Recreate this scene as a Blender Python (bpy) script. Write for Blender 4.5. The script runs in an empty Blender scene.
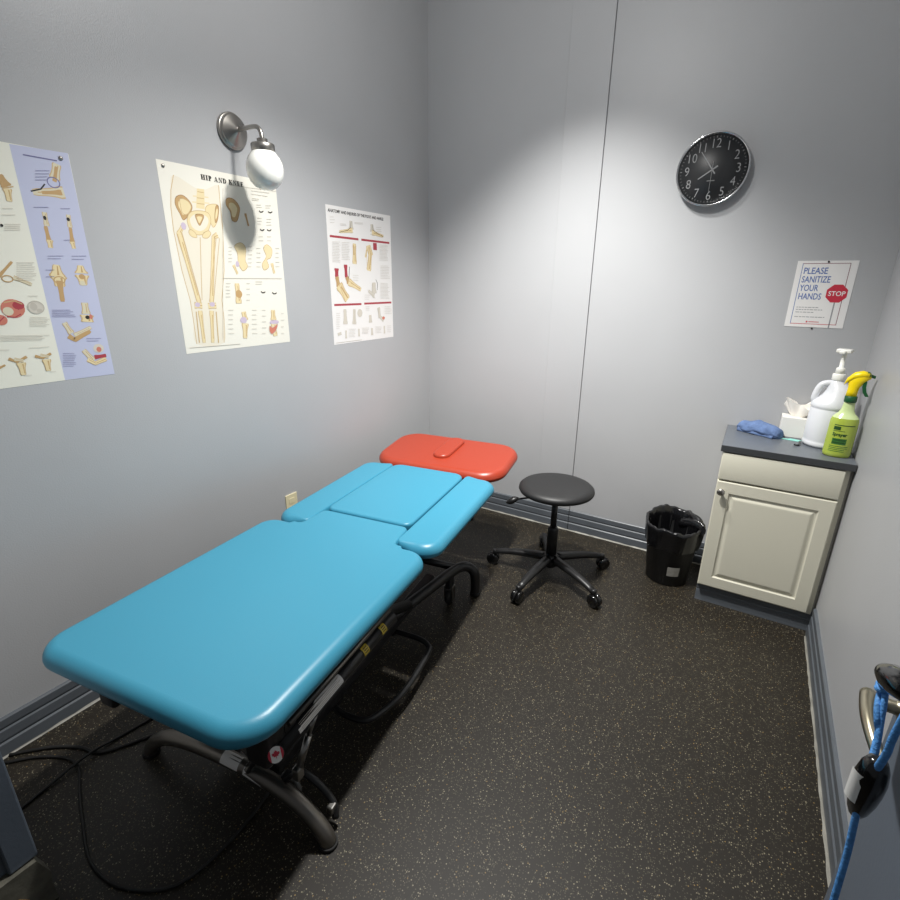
import bpy, bmesh, math, random
from mathutils import Vector, Matrix
from math import sin, cos, pi, radians
random.seed(7)
C = bpy.context.scene.collection

# ------------------------------------------------------------------ materials
def lin(c):
    def f(v):
        v /= 255.0
        return v / 12.92 if v <= 0.04045 else ((v + 0.055) / 1.055) ** 2.4
    return (f(c[0]), f(c[1]), f(c[2]), 1.0)

M = {}
def mat(name, rgb, rough=0.5, metal=0.0, bump=0.0, bscale=200.0, vary=0.0, vscale=6.0, coat=0.0, spec=0.5, trans=0.0):
    m = bpy.data.materials.new(name); m.use_nodes = True
    nt = m.node_tree; b = nt.nodes['Principled BSDF']
    c = lin(rgb)
    b.inputs['Base Color'].default_value = c
    b.inputs['Roughness'].default_value = rough
    b.inputs['Metallic'].default_value = metal
    b.inputs['Specular IOR Level'].default_value = spec
    if coat: b.inputs['Coat Weight'].default_value = coat; b.inputs['Coat Roughness'].default_value = 0.12
    if trans: b.inputs['Transmission Weight'].default_value = trans
    tc = nt.nodes.new('ShaderNodeTexCoord')
    if vary:
        n = nt.nodes.new('ShaderNodeTexNoise'); n.inputs['Scale'].default_value = vscale; n.inputs['Detail'].default_value = 5
        nt.links.new(tc.outputs['Object'], n.inputs['Vector'])
        r = nt.nodes.new('ShaderNodeValToRGB')
        r.color_ramp.elements[0].position = 0.3; r.color_ramp.elements[1].position = 0.7
        r.color_ramp.elements[0].color = tuple(x * (1 - vary) for x in c[:3]) + (1,)
        r.color_ramp.elements[1].color = tuple(min(1, x * (1 + vary)) for x in c[:3]) + (1,)
        nt.links.new(n.outputs['Fac'], r.inputs['Fac']); nt.links.new(r.outputs['Color'], b.inputs['Base Color'])
    if bump:
        n2 = nt.nodes.new('ShaderNodeTexNoise'); n2.inputs['Scale'].default_value = bscale; n2.inputs['Detail'].default_value = 3
        nt.links.new(tc.outputs['Object'], n2.inputs['Vector'])
        bp = nt.nodes.new('ShaderNodeBump'); bp.inputs['Strength'].default_value = bump; bp.inputs['Distance'].default_value = 0.002
        nt.links.new(n2.outputs['Fac'], bp.inputs['Height']); nt.links.new(bp.outputs['Normal'], b.inputs['Normal'])
    M[name] = m
    return m

mat('wall_paint', (176, 177, 179), 0.42, bump=0.28, bscale=230, vary=0.02, vscale=2.5)
mat('ceiling_paint', (180, 180, 180), 0.8)
mat('base_paint', (90, 95, 101), 0.35, bump=0.12, bscale=60, vary=0.08, vscale=9)
mat('caulk', (138, 136, 128), 0.5, vary=0.22, vscale=14)
mat('jamb_paint', (86, 95, 106), 0.45, bump=0.2, bscale=120, vary=0.08)
mat('worn_paint', (92, 90, 80), 0.7, bump=0.6, bscale=60, vary=0.3, vscale=22)
mat('bare_wood', (186, 150, 98), 0.7, vary=0.2, vscale=40)
mat('door_paint', (98, 106, 117), 0.4, bump=0.1, bscale=120, vary=0.04)
mat('blue_vinyl', (58, 140, 168), 0.36, bump=0.12, bscale=420, spec=0.5)
mat('red_vinyl', (160, 56, 34), 0.34, bump=0.1, bscale=420)
mat('black_vinyl', (29, 29, 30), 0.5, bump=0.12, bscale=420)
mat('black_plastic', (26, 26, 27), 0.38)
mat('black_gloss', (14, 14, 15), 0.12, coat=0.4)
mat('frame_paint', (44, 44, 45), 0.32, metal=0.3)
mat('tube_grey', (128, 123, 116), 0.34, metal=0.85)
mat('rubber', (22, 22, 22), 0.7)
mat('grey_rubber', (120, 120, 118), 0.55)
mat('steel', (170, 168, 164), 0.3, metal=1.0)
mat('nickel', (172, 168, 162), 0.33, metal=1.0)
mat('chrome', (205, 206, 208), 0.14, metal=1.0)
mat('opal_glass', (238, 238, 232), 0.14, coat=0.5)
mat('paper', (230, 227, 216), 0.5)
mat('paper_white', (232, 230, 228), 0.4)
mat('cream_paint', (212, 209, 192), 0.4, bump=0.03, bscale=90)
mat('laminate', (98, 103, 110), 0.35, vary=0.08, vscale=120)
mat('laminate_edge', (62, 64, 66), 0.4)
mat('hdpe', (222, 224, 228), 0.32)
mat('spout_white', (240, 240, 234), 0.3)
mat('green_liquid', (172, 190, 74), 0.18, coat=0.5)
mat('clear_plastic', (205, 222, 160), 0.2, coat=0.4)
mat('spray_yellow', (250, 220, 10), 0.35)
mat('dark_green', (28, 84, 46), 0.4)
mat('label_green', (36, 74, 30), 0.5)
mat('label_mid', (52, 108, 44), 0.5)
mat('towel_blue', (94, 116, 156), 0.95, bump=0.9, bscale=160, vary=0.2, vscale=50)
mat('tissue', (246, 241, 232), 0.8)
mat('box_white', (230, 228, 222), 0.6)
mat('teal_card', (140, 214, 200), 0.5)
mat('bag_black', (16, 16, 18), 0.18, bump=0.5, bscale=40, coat=0.3)
mat('bin_black', (22, 22, 23), 0.5)
mat('tag_grey', (150, 148, 142), 0.6, vary=0.15, vscale=60)
mat('cord_blue', (84, 148, 214), 0.6, bump=0.8, bscale=300, vary=0.2, vscale=160)
mat('lever_satin', (176, 168, 146), 0.28, metal=1.0)
mat('clock_face', (38, 39, 41), 0.45)
mat('clock_silver', (138, 139, 140), 0.3)
mat('clock_dim', (104, 104, 104), 0.4)
mat('cable_black', (18, 18, 18), 0.6)
mat('ivory', (226, 216, 180), 0.4)
mat('label_white', (232, 230, 226), 0.5)
mat('label_yellow', (206, 180, 58), 0.5)
mat('dark_gap', (74, 75, 78), 0.8)
# printing inks
mat('flesh', (226, 219, 202), 0.5); mat('tanline', (196, 168, 124), 0.5); mat('bone', (224, 207, 164), 0.5)
mat('bonedeep', (158, 122, 80), 0.5); mat('bonedark', (188, 154, 106), 0.5); mat('bonew', (212, 204, 178), 0.5); mat('purple', (196, 182, 200), 0.5)
mat('purpled', (112, 110, 152), 0.5); mat('red', (168, 62, 72), 0.5); mat('brick', (200, 122, 104), 0.5)
mat('ink', (36, 32, 30), 0.5); mat('grey', (190, 184, 172), 0.5); mat('greyl', (206, 200, 188), 0.5)
mat('lavender', (188, 192, 216), 0.5); mat('cream_paper', (230, 229, 216), 0.5)
mat('sign_blue', (72, 104, 168), 0.5); mat('sign_red', (196, 46, 66), 0.5); mat('sign_grey', (150, 150, 152), 0.5); mat('sign_maroon', (128, 70, 84), 0.5)

def floor_material():
    m = bpy.data.materials.new('speckled_rubber'); m.use_nodes = True
    nt = m.node_tree; b = nt.nodes['Principled BSDF']; L = nt.links
    tc = nt.nodes.new('ShaderNodeTexCoord')
    def flecks(scale, keep, size, col, prev):
        v = nt.nodes.new('ShaderNodeTexVoronoi'); v.inputs['Scale'].default_value = scale
        L.new(tc.outputs['Object'], v.inputs['Vector'])
        sp = nt.nodes.new('ShaderNodeSeparateColor'); L.new(v.outputs['Color'], sp.inputs['Color'])
        a = nt.nodes.new('ShaderNodeMath'); a.operation = 'LESS_THAN'; a.inputs[1].default_value = keep
        L.new(sp.outputs['Red'], a.inputs[0])
        d = nt.nodes.new('ShaderNodeMath'); d.operation = 'LESS_THAN'; d.inputs[1].default_value = size
        L.new(v.outputs['Distance'], d.inputs[0])
        mu = nt.nodes.new('ShaderNodeMath'); mu.operation = 'MULTIPLY'
        L.new(a.outputs[0], mu.inputs[0]); L.new(d.outputs[0], mu.inputs[1])
        mx = nt.nodes.new('ShaderNodeMix'); mx.data_type = 'RGBA'
        L.new(mu.outputs[0], mx.inputs['Factor'])
        if isinstance(prev, tuple): mx.inputs['A'].default_value = prev
        else: L.new(prev, mx.inputs['A'])
        mx.inputs['B'].default_value = col
        return mx.outputs['Result']
    c = flecks(210, 0.40, 0.36, lin((78, 73, 61)), lin((35, 31, 25)))
    c = flecks(190, 0.13, 0.32, lin((140, 132, 112)), c)
    c = flecks(150, 0.05, 0.28, lin((128, 106, 66)), c)
    L.new(c, b.inputs['Base Color'])
    b.inputs['Roughness'].default_value = 0.46; b.inputs['Specular IOR Level'].default_value = 0.32
    n = nt.nodes.new('ShaderNodeTexNoise'); n.inputs['Scale'].default_value = 520; n.inputs['Detail'].default_value = 3
    L.new(tc.outputs['Object'], n.inputs['Vector'])
    bp = nt.nodes.new('ShaderNodeBump'); bp.inputs['Strength'].default_value = 0.3; bp.inputs['Distance'].default_value = 0.002
    L.new(n.outputs['Fac'], bp.inputs['Height']); L.new(bp.outputs['Normal'], b.inputs['Normal'])
    M['floor'] = m
floor_material()

# ------------------------------------------------------------------ mesh building
class MB:
    """collects shapes in one bmesh with several materials, then links them as ONE mesh object"""
    def __init__(s): s.bm = bmesh.new(); s.mats = []
    def mi(s, m):
        if m not in s.mats: s.mats.append(m)
        return s.mats.index(m)
    def face(s, vs, m, smooth=False):
        try: f = s.bm.faces.new(vs)
        except ValueError: return
        f.material_index = s.mi(m); f.smooth = smooth
        return f
    def poly(s, pts, m):
        return s.face([s.bm.verts.new(p) for p in pts], m)
    def box(s, x0, x1, y0, y1, z0, z1, m, bev=0.0, seg=2, X=None):
        t = bmesh.new()
        bmesh.ops.create_cube(t, size=1)
        for v in t.verts:
            v.co = Vector(((x0 + x1) / 2 + v.co.x * (x1 - x0), (y0 + y1) / 2 + v.co.y * (y1 - y0), (z0 + z1) / 2 + v.co.z * (z1 - z0)))
        if bev: bmesh.ops.bevel(t, geom=t.edges[:], offset=bev, segments=seg, profile=0.5, affect='EDGES')
        s.merge(t, m, X, smooth=bool(bev) and seg > 2)
    def merge(s, t, m, X=None, smooth=False):
        t.normal_update()
        mp = {}
        for v in t.verts: mp[v] = s.bm.verts.new(X @ v.co if X else v.co)
        for f in t.faces: s.face([mp[v] for v in f.verts], m, smooth)
        t.free()
    def rings(s, rings, m, closed_u=True, cap0=True, cap1=True, smooth=True, loop=False):
        rv = [[s.bm.verts.new(p) for p in r] for r in rings]
        n = len(rv[0]); K = len(rv)
        for k in range(K if loop else K - 1):
            a, b = rv[k], rv[(k + 1) % K]
            for i in range(n if closed_u else n - 1):
                j = (i + 1) % n
                s.face([a[i], a[j], b[j], b[i]], m, smooth)
        if not loop:
            if cap0: s.face(list(reversed(rv[0])), m)
            if cap1: s.face(rv[-1], m)
        return rv
    def tube(s, pts, r, m, seg=12, closed=False, caps=True):
        pts = [Vector(p) for p in pts]
        n = len(pts); rad = r if isinstance(r, (list, tuple)) else [r] * n
        tang = []
        for i in range(n):
            if closed: t = pts[(i + 1) % n] - pts[i - 1]
            elif i == 0: t = pts[1] - pts[0]
            elif i == n - 1: t = pts[-1] - pts[-2]
            else: t = (pts[i + 1] - pts[i]).normalized() + (pts[i] - pts[i - 1]).normalized()
            tang.append(t.normalized())
        up = Vector((0, 0, 1)) if abs(tang[0].z) < 0.9 else Vector((1, 0, 0))
        nrm = (up - tang[0] * up.dot(tang[0])).normalized()
        R = []
        for i in range(n):
            nrm = (nrm - tang[i] * nrm.dot(tang[i])).normalized()
            bi = tang[i].cross(nrm)
            R.append([pts[i] + (nrm * cos(2 * pi * k / seg) + bi * sin(2 * pi * k / seg)) * rad[i] for k in range(seg)])
        s.rings(R, m, cap0=caps, cap1=caps, loop=closed)
    def lathe(s, prof, m, seg=32, X=None, cap0=True, cap1=True, smooth=True, sx=1.0, sy=1.0):
        """prof: list of (radius, z [, cx, cy])"""
        R = []
        for q in prof:
            r, z = q[0], q[1]; cx = q[2] if len(q) > 2 else 0; cy = q[3] if len(q) > 3 else 0
            ring = [Vector((cx + r * sx * cos(2 * pi * k / seg), cy + r * sy * sin(2 * pi * k / seg), z)) for k in range(seg)]
            R.append([X @ p for p in ring] if X else ring)
        s.rings(R, m, cap0=cap0, cap1=cap1, smooth=smooth)
    def prism(s, pts, z0, z1, m, X=None, bev=0.0, seg=2):
        t = bmesh.new()
        a = [t.verts.new((p[0], p[1], z0)) for p in pts]; b = [t.verts.new((p[0], p[1], z1)) for p in pts]
        n = len(pts)
        t.faces.new(list(reversed(a))); top = t.faces.new(b)
        for i in range(n): t.faces.new([a[i], a[(i + 1) % n], b[(i + 1) % n], b[i]])
        if bev: bmesh.ops.bevel(t, geom=list(top.edges), offset=bev, segments=seg, profile=0.5, affect='EDGES')
        bmesh.ops.recalc_face_normals(t, faces=t.faces[:])
        s.merge(t, m, X)
    def text(s, body, size, m, X, sx=1.0, align='LEFT', bold=0.0, fn=None, sp=1.0):
        cu = bpy.data.curves.new('t', 'FONT'); cu.body = body; cu.size = size; cu.align_x = align; cu.offset = bold
        cu.resolution_u = 3; cu.space_character = sp
        o = bpy.data.objects.new('t', cu); C.objects.link(o)
        bpy.context.view_layer.update()
        me = o.to_mesh()
        vs = []
        for v in me.vertices:
            q = Vector((v.co.x * sx, v.co.y, 0))
            if fn: q = fn(q)
            vs.append(s.bm.verts.new(X @ q))
        for p in me.polygons: s.face([vs[i] for i in p.vertices], m)
        o.to_mesh_clear(); bpy.data.objects.remove(o); bpy.data.curves.remove(cu)
    def build(s, name, parent=None, loc=(0, 0, 0), rot=(0, 0, 0), recalc=True):
        if recalc: bmesh.ops.recalc_face_normals(s.bm, faces=s.bm.faces[:])
        me = bpy.data.meshes.new(name); s.bm.to_mesh(me); s.bm.free()
        for m in s.mats: me.materials.append(M[m])
        o = bpy.data.objects.new(name, me); C.objects.link(o)
        o.location = loc; o.rotation_euler = rot
        if parent: o.parent = parent
        return o

def tag(o, label, cat, group=None):
    o['label'] = label; o['category'] = cat
    if group: o['group'] = group
    return o
def thing(name, label, cat, loc=(0, 0, 0), rz=0.0, group=None):
    o = bpy.data.objects.new(name, None); C.objects.link(o); o.empty_display_size = 0.05
    o.location = loc; o.rotation_euler = (0, 0, rz)
    return tag(o, label, cat, group)
def struct(o): o['kind'] = 'structure'; return o
def T3(x, y, z): return Matrix.Translation((x, y, z))

def round_poly(verts, n=8, sub=6):
    """verts: (x, y, radius) counter-clockwise; dense outline with rounded corners"""
    out = []; K = len(verts)
    arcs = []
    for i in range(K):
        p = Vector(verts[i][:2]); a = Vector(verts[i - 1][:2]); b = Vector(verts[(i + 1) % K][:2]); r = verts[i][2]
        d0 = (a - p).normalized(); d1 = (b - p).normalized()
        ang = d0.angle(d1); cut = r / math.tan(ang / 2)
        s0 = p + d0 * cut; s1 = p + d1 * cut
        cen = p + (d0 + d1).normalized() * (r / sin(ang / 2))
        a0 = math.atan2(s0.y - cen.y, s0.x - cen.x); a1 = math.atan2(s1.y - cen.y, s1.x - cen.x)
        da = (a1 - a0 + pi) % (2 * pi) - pi
        arcs.append([(cen.x + r * cos(a0 + da * k / n), cen.y + r * sin(a0 + da * k / n)) for k in range(n + 1)])
    for i in range(K):
        out += arcs[i]
        e = Vector(arcs[i][-1]); f = Vector(arcs[(i + 1) % K][0])
        for k in range(1, sub): q = e.lerp(f, k / sub); out.append((q.x, q.y))
    return out
def offset(pts, d):
    n = len(pts); R = []
    for i in range(n):
        a = Vector(pts[i - 1]); b = Vector(pts[(i + 1) % n])
        t = (b - a).normalized(); R.append((pts[i][0] - t.y * d, pts[i][1] + t.x * d))
    return R
def pad(mb, outline, z0, z1, r, m, rb=0.024, rfun=None):
    """upholstered cushion: rounded bottom edge and soft top edge; rfun(x, y) scales the top softness locally"""
    f = [rfun(x, y) if rfun else 1.0 for x, y in outline]
    rings = []
    for k in range(6): a = pi / 2 * k / 5; rings.append((rb * (1 - sin(a)), 0, z0 + rb * (1 - cos(a)), 0))
    for k in range(1, 11): a = pi / 2 * k / 10; rings.append((0, r * (1 - cos(a)), z1 - 0, r * (1 - sin(a))))
    n = len(outline); R = []
    for ob, ot, z, dz in rings:
        ring = []
        for i in range(n):
            a = Vector(outline[i - 1]); b = Vector(outline[(i + 1) % n]); t = (b - a).normalized(); d = ob + ot * f[i]
            ring.append(Vector((outline[i][0] - t.y * d, outline[i][1] + t.x * d, z - dz * (.5 + .5 * f[i]))))
        R.append(ring)
    mb.rings(R, m)
HIP_ART = [
('F','flesh',[(0.11,0.061),(0.074,0.137),(0.055,0.22),(0.048,0.335),(0.064,0.54),(0.093,0.701),(0.095,0.812),(0.093,0.949),(0.327,0.958),(0.354,0.823),(0.357,0.706),(0.412,0.534),(0.445,0.31),(0.451,0.167),(0.456,0.071),(0.299,0.113)]),
('L','tanline',[(0.11,0.061),(0.074,0.137),(0.055,0.22),(0.048,0.335),(0.064,0.54),(0.093,0.701),(0.095,0.812),(0.093,0.949)],2),
('L','tanline',[(0.456,0.071),(0.451,0.167),(0.445,0.31),(0.412,0.534),(0.357,0.706),(0.354,0.823),(0.327,0.958)],2),
('L','tanline',[(0.246,0.361),(0.216,0.537),(0.189,0.703)],2),
('F','bone',[(0.274,0.108),(0.332,0.106),(0.315,0.21),(0.247,0.209)]),
('L','tanline',[(0.275,0.124),(0.325,0.124)],2),
('L','tanline',[(0.263,0.156),(0.321,0.155)],2),
('L','tanline',[(0.257,0.185),(0.318,0.184)],2),
('L','bone',[(0.234,0.15),(0.359,0.145)],3),
('L','bone',[(0.222,0.181),(0.36,0.175)],3),
('F','bonedark',[(0.102,0.17),(0.15,0.154),(0.195,0.174),(0.216,0.209),(0.181,0.25),(0.135,0.279),(0.116,0.251),(0.091,0.208)]),
('F','bone',[(0.134,0.172),(0.187,0.18),(0.208,0.209),(0.172,0.246),(0.137,0.246),(0.128,0.21)]),
('F','bone',[(0.433,0.186),(0.393,0.176),(0.335,0.191),(0.318,0.222),(0.342,0.264),(0.367,0.301),(0.41,0.259)]),
('F','bonedark',[(0.432,0.19),(0.413,0.184),(0.392,0.234),(0.389,0.275),(0.414,0.25)]),
('F','bone',[(0.169,0.26),(0.208,0.231),(0.276,0.221),(0.341,0.229),(0.351,0.272),(0.312,0.327),(0.243,0.349),(0.185,0.337),(0.163,0.297)]),
('F','flesh',[(0.187,0.268),(0.223,0.245),(0.272,0.238),(0.323,0.248),(0.331,0.275),(0.296,0.313),(0.248,0.328),(0.203,0.317),(0.185,0.292)]),
('F','bonedark',[(0.234,0.244),(0.298,0.243),(0.273,0.283),(0.254,0.298),(0.238,0.275)]),
('F','bone',[(0.175,0.324),(0.211,0.339),(0.219,0.363),(0.18,0.361),(0.161,0.342)]),
('F','bone',[(0.277,0.338),(0.322,0.322),(0.337,0.338),(0.305,0.362),(0.267,0.36)]),
('T','bone',[(0.123,0.31),(0.083,0.353)],10,13),
('T','bone',[(0.085,0.346),(0.163,0.724)],15,11),
('T','bone',[(0.393,0.341),(0.357,0.352),(0.263,0.727)],14,11),
('L','tanline',[(0.073,0.354),(0.144,0.711)],1.6),
('L','tanline',[(0.109,0.348),(0.179,0.712)],1.6),
('L','tanline',[(0.378,0.359),(0.248,0.713)],1.6),
('L','tanline',[(0.406,0.358),(0.281,0.72)],1.6),
('E','purple',[(0.128,0.31)],0.02,0.019),
('T','bone',[(0.121,0.731),(0.183,0.734)],16,16),
('T','bone',[(0.232,0.738),(0.301,0.737)],16,16),
('E','purple',[(0.146,0.728)],0.022,0.013),
('E','purple',[(0.268,0.729)],0.023,0.013),
('T','bone',[(0.16,0.762),(0.155,0.946)],13,9),
('T','bone',[(0.255,0.765),(0.228,0.951)],13,9),
('L','tanline',[(0.127,0.766),(0.116,0.943)],3),
('L','tanline',[(0.293,0.772),(0.277,0.955)],3),
('F','bonedark',[(0.514,0.135),(0.573,0.134),(0.619,0.173),(0.6,0.226),(0.573,0.256),(0.536,0.25),(0.53,0.205),(0.501,0.171)]),
('T','bonedark',[(0.666,0.203),(0.684,0.273)],10,7),
('F','bone',[(0.531,0.394),(0.594,0.373),(0.632,0.403),(0.616,0.472),(0.631,0.51),(0.582,0.535),(0.549,0.493),(0.551,0.435)]),
('T','bone',[(0.501,0.503),(0.528,0.555)],9,6),
('E','purple',[(0.539,0.497)],0.016,0.017),
('F','bone',[(0.809,0.396),(0.847,0.372),(0.895,0.398),(0.876,0.448),(0.831,0.465),(0.845,0.506),(0.793,0.527),(0.779,0.491),(0.828,0.445)]),
('T','bone',[(0.88,0.484),(0.895,0.546)],10,7),
('T','bone',[(0.511,0.61),(0.507,0.729)],14,20),
('E','bonedark',[(0.518,0.673)],0.031,0.024),
('T','bone',[(0.542,0.78),(0.548,0.832)],14,22),
('T','bone',[(0.544,0.852),(0.527,0.945)],24,13),
('E','purple',[(0.532,0.831)],0.032,0.02),
('T','bone',[(0.841,0.779),(0.837,0.844)],14,22),
('T','bone',[(0.834,0.866),(0.841,0.95)],22,15),
('F','brick',[(0.788,0.881),(0.822,0.892),(0.876,0.872),(0.855,0.911),(0.807,0.935),(0.782,0.916)]),
('E','purple',[(0.842,0.858)],0.051,0.013),
('L','grey',[(0.39,0.581),(0.972,0.579)],1.6),
('L','grey',[(0.558,0.061),(0.999,0.047)],1.2),
('L','grey',[(0.03,0.967),(0.473,0.977)],1.6),
('L','grey',[(0.49,0.084),(0.318,0.941)],1),
('L','ink',[(0.802,0.176),(0.814,0.183),(0.83,0.182),(0.845,0.175)],3),
('L','ink',[(0.892,0.173),(0.905,0.179),(0.922,0.178),(0.937,0.171)],3),
('L','ink',[(0.793,0.283),(0.805,0.29),(0.821,0.289),(0.836,0.282)],3),
('L','ink',[(0.863,0.28),(0.876,0.287),(0.893,0.286),(0.908,0.279)],3),
('L','ink',[(0.736,0.659),(0.748,0.667),(0.765,0.667),(0.78,0.661)],3),
('L','ink',[(0.853,0.666),(0.866,0.675),(0.884,0.675),(0.899,0.669)],3),
('L','grey',[(0.744,0.07),(0.923,0.065)],1.1),
('L','grey',[(0.74,0.089),(0.904,0.086)],1.1),
('L','grey',[(0.746,0.112),(0.813,0.11)],1.1),
('L','grey',[(0.744,0.121),(0.807,0.12)],1.1),
('L','grey',[(0.781,0.146),(0.829,0.142)],1.1),
('L','grey',[(0.779,0.159),(0.834,0.155)],1.1),
('L','grey',[(0.871,0.142),(0.929,0.137)],1.1),
('L','grey',[(0.868,0.155),(0.914,0.151)],1.1),
('L','grey',[(0.774,0.222),(0.82,0.219)],1.1),
('L','grey',[(0.771,0.239),(0.818,0.236)],1.1),
('L','grey',[(0.768,0.255),(0.805,0.253)],1.1),
('L','grey',[(0.867,0.221),(0.919,0.217)],1.1),
('L','grey',[(0.864,0.238),(0.91,0.235)],1.1),
('L','grey',[(0.861,0.255),(0.913,0.251)],1.1),
('L','grey',[(0.771,0.329),(0.813,0.326)],1.1),
('L','grey',[(0.767,0.352),(0.815,0.35)],1.1),
('L','grey',[(0.856,0.324),(0.9,0.322)],1.1),
('L','grey',[(0.852,0.348),(0.892,0.346)],1.1),
('L','grey',[(0.473,0.404),(0.507,0.403)],1.1),
('L','grey',[(0.469,0.425),(0.5,0.423)],1.1),
('L','grey',[(0.465,0.445),(0.497,0.444)],1.1),
('L','grey',[(0.461,0.465),(0.499,0.464)],1.1),
('L','grey',[(0.457,0.485),(0.488,0.485)],1.1),
('L','grey',[(0.653,0.393),(0.691,0.391)],1.1),
('L','grey',[(0.648,0.416),(0.69,0.414)],1.1),
('L','grey',[(0.644,0.44),(0.689,0.438)],1.1),
('L','grey',[(0.64,0.463),(0.675,0.462)],1.1),
('L','grey',[(0.635,0.487),(0.675,0.486)],1.1),
('L','grey',[(0.631,0.51),(0.668,0.509)],1.1),
('L','grey',[(0.735,0.399),(0.777,0.397)],1.1),
('L','grey',[(0.731,0.426),(0.774,0.425)],1.1),
('L','grey',[(0.726,0.453),(0.767,0.452)],1.1),
('L','grey',[(0.721,0.481),(0.769,0.48)],1.1),
('L','grey',[(0.716,0.508),(0.759,0.508)],1.1),
('L','grey',[(0.931,0.391),(0.973,0.389)],1.1),
('L','grey',[(0.927,0.419),(0.962,0.418)],1.1),
('L','grey',[(0.922,0.447),(0.958,0.446)],1.1),
('L','grey',[(0.917,0.476),(0.963,0.475)],1.1),
('L','grey',[(0.912,0.504),(0.958,0.503)],1.1),
('L','grey',[(0.408,0.61),(0.454,0.61)],1.1),
('L','grey',[(0.404,0.629),(0.441,0.629)],1.1),
('L','grey',[(0.401,0.648),(0.443,0.649)],1.1),
('L','grey',[(0.397,0.668),(0.437,0.668)],1.1),
('L','grey',[(0.393,0.687),(0.437,0.688)],1.1),
('L','grey',[(0.599,0.61),(0.633,0.61)],1.1),
('L','grey',[(0.593,0.643),(0.628,0.643)],1.1),
('L','grey',[(0.587,0.676),(0.622,0.677)],1.1),
('L','grey',[(0.581,0.71),(0.614,0.711)],1.1),
('L','grey',[(0.689,0.599),(0.761,0.599)],1.1),
('L','grey',[(0.687,0.614),(0.752,0.613)],1.1),
('L','grey',[(0.401,0.766),(0.447,0.767)],1.1),
('L','grey',[(0.396,0.793),(0.438,0.795)],1.1),
('L','grey',[(0.39,0.821),(0.433,0.823)],1.1),
('L','grey',[(0.385,0.849),(0.426,0.851)],1.1),
('L','grey',[(0.379,0.877),(0.425,0.879)],1.1),
('L','grey',[(0.374,0.905),(0.427,0.908)],1.1),
('L','grey',[(0.625,0.773),(0.669,0.774)],1.1),
('L','grey',[(0.619,0.801),(0.662,0.803)],1.1),
('L','grey',[(0.614,0.83),(0.658,0.832)],1.1),
('L','grey',[(0.609,0.859),(0.657,0.862)],1.1),
('L','grey',[(0.604,0.889),(0.65,0.891)],1.1),
('L','grey',[(0.598,0.918),(0.652,0.921)],1.1),
('L','grey',[(0.725,0.776),(0.761,0.777)],1.1),
('L','grey',[(0.719,0.812),(0.757,0.814)],1.1),
('L','grey',[(0.712,0.849),(0.754,0.851)],1.1),
('L','grey',[(0.706,0.887),(0.75,0.889)],1.1),
('L','grey',[(0.699,0.924),(0.735,0.926)],1.1),
('L','grey',[(0.925,0.804),(0.953,0.805)],1.1),
('L','grey',[(0.918,0.848),(0.954,0.849)],1.1),
('L','grey',[(0.91,0.892),(0.94,0.893)],1.1),
('L','grey',[(0.903,0.936),(0.937,0.938)],1.1)]
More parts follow.
